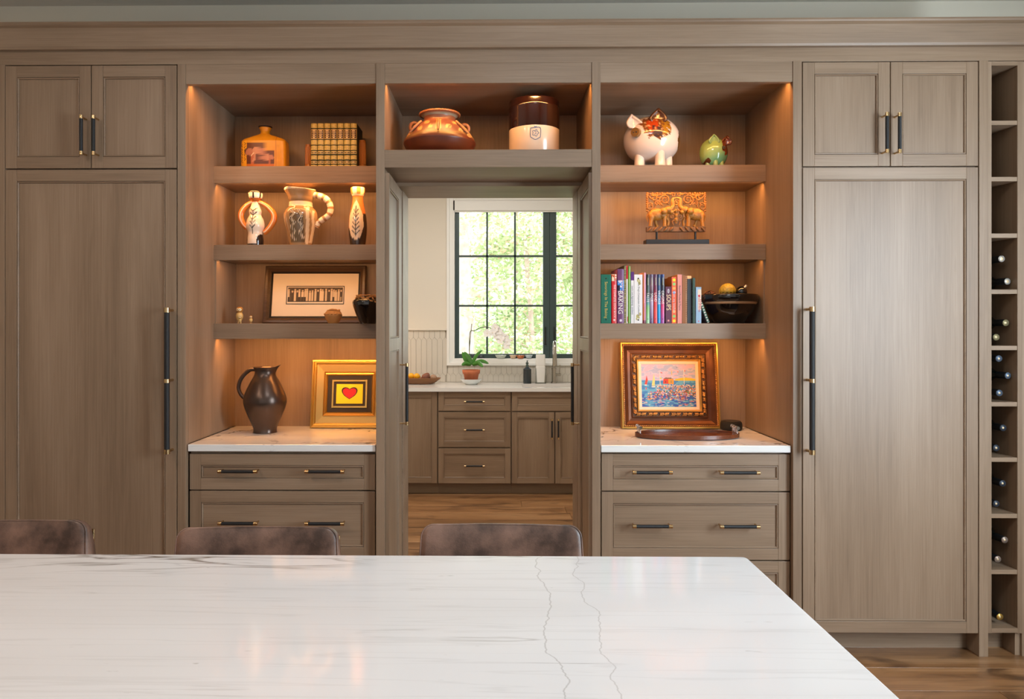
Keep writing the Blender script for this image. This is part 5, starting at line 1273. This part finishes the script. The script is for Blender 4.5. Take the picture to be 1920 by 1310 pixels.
book(1174.3, 1177.2, 498, S(232, 226, 220), 'thin tall white book with a red top on its spine', .22, lambda u, v, C, P: (put(C, v > .77, S(214, 30, 50)), put(C, (v < .12) & (v > .03) & (u > 0), S(206, 40, 50)), C)[2])
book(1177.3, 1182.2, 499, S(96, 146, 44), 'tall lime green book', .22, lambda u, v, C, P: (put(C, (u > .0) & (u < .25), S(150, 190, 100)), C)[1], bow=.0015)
book(1183, 1188.7, 509.5, S(232, 230, 228), 'white book with a purple top on its spine', .2, lambda u, v, C, P: (put(C, v > .835, S(90, 36, 120)), C)[1], txt=[('Laura Lee Appetizing  cookery', .045, tk, 0, .45)])
def ffl(u, v, C, P):
    nn = fbm(P, 200, 5)
    for a, b in ((.1, .86), (.15, .82), (.0, .88), (.2, .19), (-.15, .10), (.0, .12), (-.1, .15)): put(C, (np.hypot(u-a, (v-b)*5) < .17) & (nn > .42), S(186, 176, 110))
    return C
t, w_, h = book(1189.1, 1204.6, 514.5, S(232, 230, 228), 'wide white binder with a floral sprig on its spine', .2, ffl, txt=[("The Dog's Companion Cookbook", .05, tk, .05, .5)]); rivets(t, h, w_, (.07, .92))
def grad(stops, seed):
    def f(u, v, C, P):
        nn = fbm(P, 70, seed); q = np.clip(1-v+.10*(nn-.5), 0, 1); xs = [s[0] for s in stops]
        for c in range(3): C[:, c] = np.interp(q, xs, [s[1][c] for s in stops])
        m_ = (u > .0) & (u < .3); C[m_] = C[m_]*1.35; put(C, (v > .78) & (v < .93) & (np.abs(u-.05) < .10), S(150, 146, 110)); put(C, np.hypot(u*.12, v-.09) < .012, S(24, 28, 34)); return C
    return f
book(1205, 1211, 511, S(196, 110, 60), 'orange and pink spined cookbook', .19, lambda u, v, C, P: (put(C, u > .0, S(196, 120, 160)), put(C, (u > -.1) & (u < .2) & (v > .4), S(222, 150, 160)), put(C, v < .06, S(110, 40, 60)), C)[3], bow=.002)
GS = [(1211.3, 1218, [(0, S(26, 26, 24)), (.4, S(60, 70, 60)), (.55, S(80, 130, 140)), (.7, S(120, 170, 100)), (1, S(150, 190, 150))], 'TASTE', 'slim cookbook fading from black to pale green, first of five matching spines'),
      (1218.5, 1225, [(0, S(84, 74, 104)), (.25, S(130, 100, 110)), (.4, S(70, 56, 70)), (.55, S(170, 150, 176)), (1, S(100, 88, 120))], 'SPICE', 'slim mauve-grey cookbook, second of five matching spines'),
      (1225.6, 1232.2, [(0, S(80, 50, 80)), (.3, S(110, 30, 60)), (.5, S(196, 40, 60)), (.75, S(222, 70, 60)), (1, S(206, 60, 70))], 'LAND', 'slim red cookbook, third of five matching spines'),
      (1232.5, 1238.6, [(0, S(24, 50, 90)), (.35, S(30, 70, 110)), (.55, S(20, 140, 196)), (1, S(16, 130, 196))], 'VINTAGE', 'slim bright blue cookbook, fourth of five matching spines'),
      (1239.1, 1245.8, [(0, S(24, 50, 110)), (.2, S(24, 26, 32)), (.4, S(40, 34, 60)), (.65, S(206, 60, 110)), (1, S(150, 80, 160))], 'ORIGINS', 'slim navy and magenta cookbook, fifth of five matching spines')]
for i, (a, b, st_, tx, lb) in enumerate(GS): book(a, b, 514, st_[0][1], lb, .19, grad(st_, i), txt=[(tx, .07, tw_, .0, .53)], bow=.0015)
def fso(u, v, C, P):
    put(C, np.hypot(u*.30, (v-.88)) < .058, S(196, 190, 196)); put(C, (np.hypot(u*.30, (v-.88)) < .045) & (np.abs(v-.88) < .008), S(90, 80, 96)); put(C, (np.abs(u-.0) < .16) & (np.abs(v-.075) < .022), S(226, 150, 140)); return C
book(1247.8, 1258.8, 537, S(98, 50, 76), 'short plum book lettered SOUPS', .16, fso, txt=[('SOUPS', .17, tc2, 0, .57, .86)])
def fdot(u, v, C, P):
    for b, c in ((.935, S(246, 226, 30)), (.845, S(140, 206, 120)), (.755, S(240, 176, 90)), (.665, S(24, 110, 196)), (.255, S(240, 176, 80)), (.155, S(140, 206, 110)), (.055, S(250, 226, 30))): put(C, np.hypot(u*.115, v-b) < .033, c)
    put(C, (np.abs(u) < .32) & (np.abs(v-.665) < .008), S(230, 230, 230)); return C
orM = mat('tan_brown_cover', S(140, 84, 40), .5)
book(1259.3, 1268.6, 519, S(232, 96, 58), 'orange book with coloured dots down its spine', .17, fdot, txt=[('from my kitchen', .07, tb, 0, .46)], mt=orM)
book(1270, 1278.8, 514.5, S(224, 144, 132), 'salmon pink book with grey lettering', .20, None, txt=[('Beyond Parsley & Thyme', .05, tk, .02, .52)], mt=mat('yellow_edge', S(170, 110, 40), .5))
def coil(t, w_, h, n_, m_, x=0):
    c = MB()
    for i in range(n_): z = h*(i+.6)/n_; c.tube([(x+math.cos(a)*w_, -.001+math.sin(a)*w_*.9, z) for a in [2*PI*j/8 for j in range(8)]], .0011, 5, closed=True)
    c.obj('coil_binding', m_, t)
t, w_, h = book(1279.3, 1288.3, 516, S(150, 92, 44), 'caramel brown spiral-bound book', .19, lambda u, v, C, P: (put(C, (u > .2) & (np.mod(v*26, 1) < .5), S(186, 146, 110)), C)[1]); coil(t, .0035, h, 24, mat('coil_tan', S(176, 136, 100), .4), w_*.42)
book(1288.5, 1296.3, 517, S(206, 164, 124), 'cream book standing behind the black spiral one', .10, None, back=.05)
bt_, w_, h = book(1288.7, 1296.0, 522.5, S(26, 30, 34), 'black spiral-bound book left of the dark green one', .045, lambda u, v, C, P: (put(C, (u < -.05) & (u > -.3), S(44, 52, 60)), C)[1])
coil(bt_, .003, h, 26, blackM, w_*.5)
t, w_, h = book(1298.6, 1303.6, 521, S(22, 64, 46), 'dark green spiral-bound book', .19, lambda u, v, C, P: (put(C, (u > .15) & (np.mod(v*26, 1) < .5), S(90, 90, 80)), C)[1]); coil(t, .0028, h, 26, mat('coil_dark', S(60, 60, 56), .4), -w_*.6)
def fbl(u, v, C, P):
    put(C, (u > -.15) & (v > .37) & (v < .94), S(222, 206, 186)); put(C, np.hypot((u-.1)*.14, v-.76) < .03, S(206, 40, 60)); put(C, (u > .3) & (v > .4) & (v < .68) & (np.mod(v*22, 1) < .5), S(200, 60, 70)); put(C, np.hypot(u*.14, v-.06) < .016, S(206, 80, 100)); return C
t, w_, h = book(1304.8, 1315.0, 538, S(146, 178, 204), 'pale blue booklet with a cream label', .15, fbl, txt=[('Taste of Home', .07, tr_, .12, .53)])
# leaning gingham-backed book
a_ = math.atan2(1331-1318, 604-568); Lh = math.hypot(WX(1331, Y)-WX(1318, Y), WZ(568, .6, Y)-Z3)
t = thing('cookbook', 'green gingham edged book leaning against the dark bowl', 'book', (WX(1331.5, Y)-.008, YB+.0, Z3+.0035), (0, -a_, 0), group='cookbooks on the third right shelf')
MB().box(-.0055, .0055, .002, .10, 0, Lh).obj('cover', mat('grey_cover', S(92, 76, 84), .5), t)
s = MB().grid(-.006, .006, 0, Lh, .0, 8, 90).obj('spine', attrS, t)
paint(s, lambda P: (lambda C: (put(C, (np.abs(P[:, 0]) < .0032) & (np.mod(P[:, 2]/Lh*8+.2, 1) < .5), S(214, 196, 190)), C)[1])(full(P, S(8, 92, 62)))); s.modifiers.new('s', 'SOLIDIFY').thickness = .001
# dark mixing bowl and what it holds
Y = 3.63; k = mpp(1367, Y); X0 = WX(1367.3, Y); zb_ = lambda py: WZ(py, X0, Y)-Z3
t = thing('mixing_bowl', 'large dark brown glazed bowl with a cream band, third right shelf', 'bowl', at(1367.3, Y, Z3))
dk = mat('dark_glaze', S(16, 9, 7), .07, coat=.6)
MB().lathe(smooth_prof([(0, 0), (26*k, 0), (27*k, .003), (33*k, zb_(596)), (42*k, zb_(584)), (46*k, zb_(570.6))], 4), (0, 0, 0), 64).obj('lower_bowl', dk, t)
MB().lathe([(46*k, zb_(570.6)), (48.5*k, zb_(570.2)), (50.5*k, zb_(566.8)), (50.2*k, zb_(566.2))], (0, 0, 0), 64).obj('cream_band', mat('band_glaze', S(176, 138, 100), .25, coat=.3), t)
MB().lathe([(50.4*k, zb_(566.2)), (52*k, zb_(565.5)), (52.3*k, zb_(556)), (52*k, zb_(552.8)), (50.5*k, zb_(552)), (49*k, zb_(553)), (44*k, zb_(572)), (25*k, zb_(600)), (0, zb_(601))], (0, 0, 0), 64).obj('rim', dk, t)
def inbowl(px, py, y=0): return (WX(px, Y-.02+y), Y-.02+y-D, WZ(py, X0, Y-.02+y))
c = inbowl(1364, 546.5); rr = 15.3*k
t = thing('carved_ball', 'yellow carved wooden ball sitting in the dark bowl', 'ball', (c[0], c[1], c[2]-rr)); ym = mat('yellow_scales', S(186, 160, 62), .35, var=.2, vscale=40)
MB().ball((0, 0, rr), rr*.95, 28, 18).obj('core', mat('ball_core', S(110, 84, 40), .5), t)
sc2 = MB()
for j, th in enumerate((15, 38, 62, 86)):
    n_ = (5, 9, 12, 13)[j]
    for i in range(n_):
        a = 2*PI*(i+.5*(j % 2))/n_; th_ = R(th); n__ = Vector((math.sin(th_)*math.cos(a), math.sin(th_)*math.sin(a), math.cos(th_))); tan_ = Vector((-math.sin(a), math.cos(a), 0)); dn = n__.cross(tan_)
        if dn.z > 0: dn = -dn
        p_ = n__*rr*.955+Vector((0, 0, rr)); w_ = rr*.27; L_ = rr*.25
        v = [p_-dn*L_+tan_*w_*.75, p_-dn*L_-tan_*w_*.75, p_-tan_*w_+dn*L_*.2, p_-tan_*w_*.5+dn*L_*.9, p_+dn*L_*1.15, p_+tan_*w_*.5+dn*L_*.9, p_+tan_*w_+dn*L_*.2]; cc_ = p_+n__*rr*.07
        sc2.add(v+[cc_], [(q, (q+1) % 7, 7) for q in range(7)], 0, False)
sc2.obj('scales', ym, t)
c = inbowl(1390, 547.5, -.01); rr = 10.8*k
t = thing('glass_ornament', 'glossy black ball ornament with a silver cap in the dark bowl', 'ornament', (c[0], c[1], c[2]-rr), (0, 0, 0))
MB().ball((0, 0, rr), rr, 28, 18).obj('ornament_ball', mat('ornament_black', S(8, 8, 10), .04, coat=1), t)
MB().cyl((rr*.55, 0, rr*1.75), (rr*.82, 0, rr*2.1), .006, 12).tube([(rr*.82+.004*math.cos(a), 0, rr*2.15+.004*math.sin(a)) for a in [2*PI*i/8 for i in range(8)]], .0008, 5, closed=True).obj('cap', mat('cap_pale', S(214, 206, 196), .3, .6), t)
c = inbowl(1331, 549.5); m_ = MB(); r_ = random.Random(8)
t = thing('twig_ball', 'brown woven twig ball low at the left in the dark bowl', 'ball', (c[0], c[1], c[2]-.060))
for i in range(16):
    q = Euler((r_.uniform(0, 3), r_.uniform(0, 3), r_.uniform(0, 3))); pts = []
    for j in range(20):
        p_ = Vector((.036*math.cos(2*PI*j/20), .036*math.sin(2*PI*j/20), 0)); p_.rotate(q); pts.append(p_+Vector((0, 0, .036)))
    m_.tube(pts, .0022, 5, closed=True)
m_.obj('woven_twigs', mat('twig_brown', S(96, 52, 24), .6, var=.4, vscale=60), t)
# ---- right counter: ornate frame
Yb = 3.735; k = mpp(1257, Yb); hw = 92*k; H = .438
t = leaning('harbour_painting', 'ornate gold and bronze framed colourful harbour painting, leaning in the right niche', 'picture', 1257, Yb, Z4, H, .596)
bz = mat('bronze_patina', S(92, 52, 26), .35, .5, var=.3, vscale=12, bump=.1, bscale=60); antq = mat('antique_gold', S(190, 142, 84), .32, .8)
MB().ring(-hw, hw, 0, H, [(0, .02), (0, -.022), (.003, -.028), (.008, -.028), (.011, -.022)]).obj('outer_moulding', goldB, t)
rp = MB(); e_ = .0145
def rope(mb, x0, x1, z0, z1, rr, y, pitch):
    pth = [(x0, z0), (x1, z0), (x1, z1), (x0, z1), (x0, z0)]
    for (a, b), (c, d) in zip(pth[:-1], pth[1:]):
        n_ = int(math.hypot(c-a, d-b)/pitch)
        for i in range(n_):
            q = (i+.5)/n_; an = math.atan2(d-b, c-a); mb.ball((a+(c-a)*q, y, b+(d-b)*q), (pitch*.62, rr*.8, rr*.8), 6, 4, rot=(0, -an+.5, 0))
rope(rp, -hw+e_, hw-e_, e_, H-e_, .0034, -.022, .0095)
rp.obj('rope_beading', antq, t)
MB().ring(-hw+.011, hw-.011, .011, H-.011, [(0, -.020), (.008, -.019), (.010, -.016), (.014, -.012), (.028, -.002), (.044, .000), (.045, -.006), (.049, -.007), (.050, -.001)]).obj('bronze_scoop', bz, t)
a0 = .061; MB().ring(-hw+a0, hw-a0, a0, H-a0, [(0, -.001), (.024, .000)]).obj('carved_ground', mat('dark_ground', S(82, 52, 26), .5, .3), t)
ac = MB(); zc2 = a0+.012
def acanthus(mb, cx_, cz_, an, s):
    for j in range(4):
        pts = []
        for q in range(5):
            u = (j-1.5)*.0052*s+.004*math.sin(q*.9)*s; w_ = (-.008+.004*q)*s; c, d = math.cos(an), math.sin(an); uu = u+w_*.35
            pts.append((cx_+uu*c-w_*d, -.005-.004*math.sin(PI*q/4), cz_+uu*d+w_*c))
        mb.tube(pts, [.0014, .0024, .0026, .0023, .0012], 5)
nX, nZ = 12, 10
for i in range(nX):
    xx = -hw+zc2+(2*hw-2*zc2)*(i+.5)/nX; s = 1 if i % 2 else -1
    for z, f_ in ((H-zc2, 1), (zc2, -1)): acanthus(ac, xx, z, 0 if f_ > 0 else PI, s*1.0)
for i in range(nZ):
    z = zc2+(H-2*zc2)*(i+.5)/nZ; s = 1 if i % 2 else -1
    for xx, an in ((-hw+zc2, PI/2), (hw-zc2, -PI/2)): acanthus(ac, xx, z, an, s*1.0)
ac.obj('acanthus_carving', antq, t)
a1 = .0855; MB().ring(-hw+a1, hw-a1, a1, H-a1, [(0, 0), (.001, -.009), (.004, -.010), (.010, .001), (.0105, .004)]).obj('inner_moulding', goldB, t)
a2 = .096; MB().ring(-hw+a2, hw-a2, a2, H-a2, [(0, .003), (.014, .006), (.0145, .010)]).obj('linen_liner', mat('linen', S(206, 190, 172), .8), t)
a3 = .110; px_, pz0, pz1 = hw-a3, a3, H-a3
g = MB().grid(-px_, px_, pz0, pz1, .009, 230, 180).obj('painting', attrM, t)
def fpaint(P):
    x, y, z = P.T; u = (x+px_)/(2*px_); v_ = (z-pz0)/(pz1-pz0); r_ = np.random.RandomState(21); nn = fbm(P*np.array([1, 1, 3]), 40, 3)
    C = full(P, S(190, 192, 226)); sky = v_ > .62; put(C, sky & (nn > .52), S(206, 180, 214)); put(C, sky & (nn < .42), S(160, 178, 222))
    put(C, v_ <= .62, S(50, 130, 200)); put(C, (v_ <= .62) & (nn > .55), S(90, 170, 214)); put(C, (v_ < .3) & (nn < .5), S(40, 90, 180))
    hill = (u > .62) & (v_ > .615) & (v_ < .65+.035*np.sin((u-.62)*8)); put(C, hill, S(226, 190, 40))
    def daub(cx_, cz_, rx, rz, c, an=0):
        du = (u-cx_)*1.28; dv = v_-cz_; a, b = math.cos(an), math.sin(an); put(C, ((du*a+dv*b)/rx)**2+((-du*b+dv*a)/rz)**2 < 1, c)
    def poly(pts, c):
        m_ = np.ones(len(u), bool)
        for (a, b), (c_, d) in zip(pts, pts[1:]+pts[:1]): m_ &= ((c_-a)*(v_-b)-(d-b)*(u-a)) >= 0
        put(C, m_, c)
    pal = [S(*q) for q in ((176, 70, 30), (226, 120, 40), (240, 214, 190), (60, 50, 40), (110, 60, 30), (230, 180, 60), (120, 130, 70), (206, 60, 50), (190, 150, 190), (236, 226, 210), (60, 110, 60))]
    for i in range(420):                                  # the pier and its crowd
        cx_ = r_.uniform(.27, 1); cz_ = r_.uniform(.28, .50); daub(cx_, cz_, r_.uniform(.008, .022), r_.uniform(.004, .010), pal[[0, 1, 4, 3, 2, 5][r_.randint(6)] if cx_ > .5 else r_.randint(11)], r_.uniform(0, 3.1))
    for i in range(260): daub(r_.uniform(.12, 1), r_.uniform(.17, .36), r_.uniform(.012, .035), r_.uniform(.004, .010), pal[r_.randint(11)], r_.uniform(-.7, .7))
    for i in range(90): daub(r_.uniform(.0, 1), r_.uniform(.02, .20), r_.uniform(.015, .05), .005, S(*[(236, 200, 206), (60, 110, 190), (226, 120, 90), (90, 150, 206), (236, 214, 150)][r_.randint(5)]))
    for i in range(40): daub(r_.uniform(.27, 1), .50+r_.uniform(-.015, .02), .014, .007, S(236, 206, 190))
    poly([(.40, .54), (.50, .54), (.50, .66), (.41, .66)], S(214, 52, 34)); poly([(.50, .54), (.60, .53), (.60, .65), (.50, .66)], S(226, 150, 40)); poly([(.405, .655), (.60, .65), (.55, .685), (.45, .69)], S(110, 96, 90))
    poly([(.44, .56), (.46, .56), (.46, .61), (.44, .61)], S(60, 40, 40)); poly([(.54, .56), (.56, .56), (.56, .62), (.54, .62)], S(90, 120, 100))
    poly([(.06, .53), (.10, .52), (.12, .62), (.10, .74)], S(224, 60, 36)); poly([(.19, .50), (.245, .49), (.25, .64), (.235, .78)], S(240, 214, 130)); daub(.08, .51, .03, .010, S(240, 240, 236)); daub(.22, .47, .045, .012, S(240, 236, 226)); daub(.085, .43, .012, .03, S(214, 70, 50))
    for cx_, b, tp in ((.345, .52, .82), (.565, .66, .86), (.79, .52, .88)): put(C, (np.abs(u-cx_) < .004) & (v_ > b) & (v_ < tp), S(236, 226, 214))
    daub(.375, .80, .03, .010, S(224, 80, 50), -.4); daub(.36, .67, .02, .02, S(236, 200, 60)); daub(.68, .82, .016, .016, S(232, 130, 120)); daub(.81, .845, .016, .013, S(226, 80, 60)); daub(.565, .80, .010, .06, S(214, 190, 90)); daub(.66, .93, .018, .006, S(90, 80, 110), -.6); daub(.80, .73, .012, .008, S(90, 80, 90), .4)
    return C*.72
paint(g, fpaint)
MB().box(-hw+.02, hw-.02, .012, .019, .02, H-.02).obj('backing', mat('backing_board', S(80, 66, 50), .9), t)
# oval tray
Yt = 3.455; k = mpp(1288, Yt); t = thing('oval_tray', 'oval dark red wooden tray with chrome handles on the right stone counter', 'tray', at(1288, Yt, Z4))
ra, rb2 = 97*k, .115
tv = MB()
prof = [(.0, .000), (.93, .0), (1.0, .004), (1.0, .021), (.985, .022), (.975, .021), (.965, .010), (.0, .009)]
tv.lathe([(a, b) for a, b in prof], (0, 0, 0), 96, 0, sx=ra, sy=rb2, smooth=False); tv.obj('tray_body', walnutX, t, bevel=.0008)
for s in (-1, 1):
    h_ = MB(); xx = s*ra*.925
    for yy_ in (-.032, -.012, .012, .032): h_.cyl((xx, yy_, .010), (xx, yy_, .046), .0036, 10)
    h_.cyl((xx, -.045, .048), (xx, .045, .048), .0062, 14)
    h_.cyl((xx, -.047, .048), (xx, -.040, .048), .0078, 14).cyl((xx, .040, .048), (xx, .047, .048), .0078, 14).cyl((xx, -.020, .048), (xx, -.014, .048), .0075, 14).cyl((xx, .014, .048), (xx, .020, .048), .0075, 14)
    h_.obj('handle', chromeB, t)
# puck speaker
Ys = 3.70; k = mpp(1371, Ys); t = thing('speaker_puck', 'small round black speaker at the back of the right counter', 'speaker', at(1371, Ys, Z4))
MB().lathe(smooth_prof([(0, 0), (16*k, 0), (19.5*k, .006), (20*k, .022), (19*k, .038), (16.5*k, .045)], 5), (0, 0, 0), 44).obj('fabric_body', mat('speaker_cloth', S(20, 17, 15), .8, bump=.4, bscale=900), t)
MB().lathe([(16.5*k, .045), (16*k, .0465), (14*k, .0455), (0, .0455)], (0, 0, 0), 44).obj('top_plate', mat('speaker_top', S(28, 25, 24), .3), t)
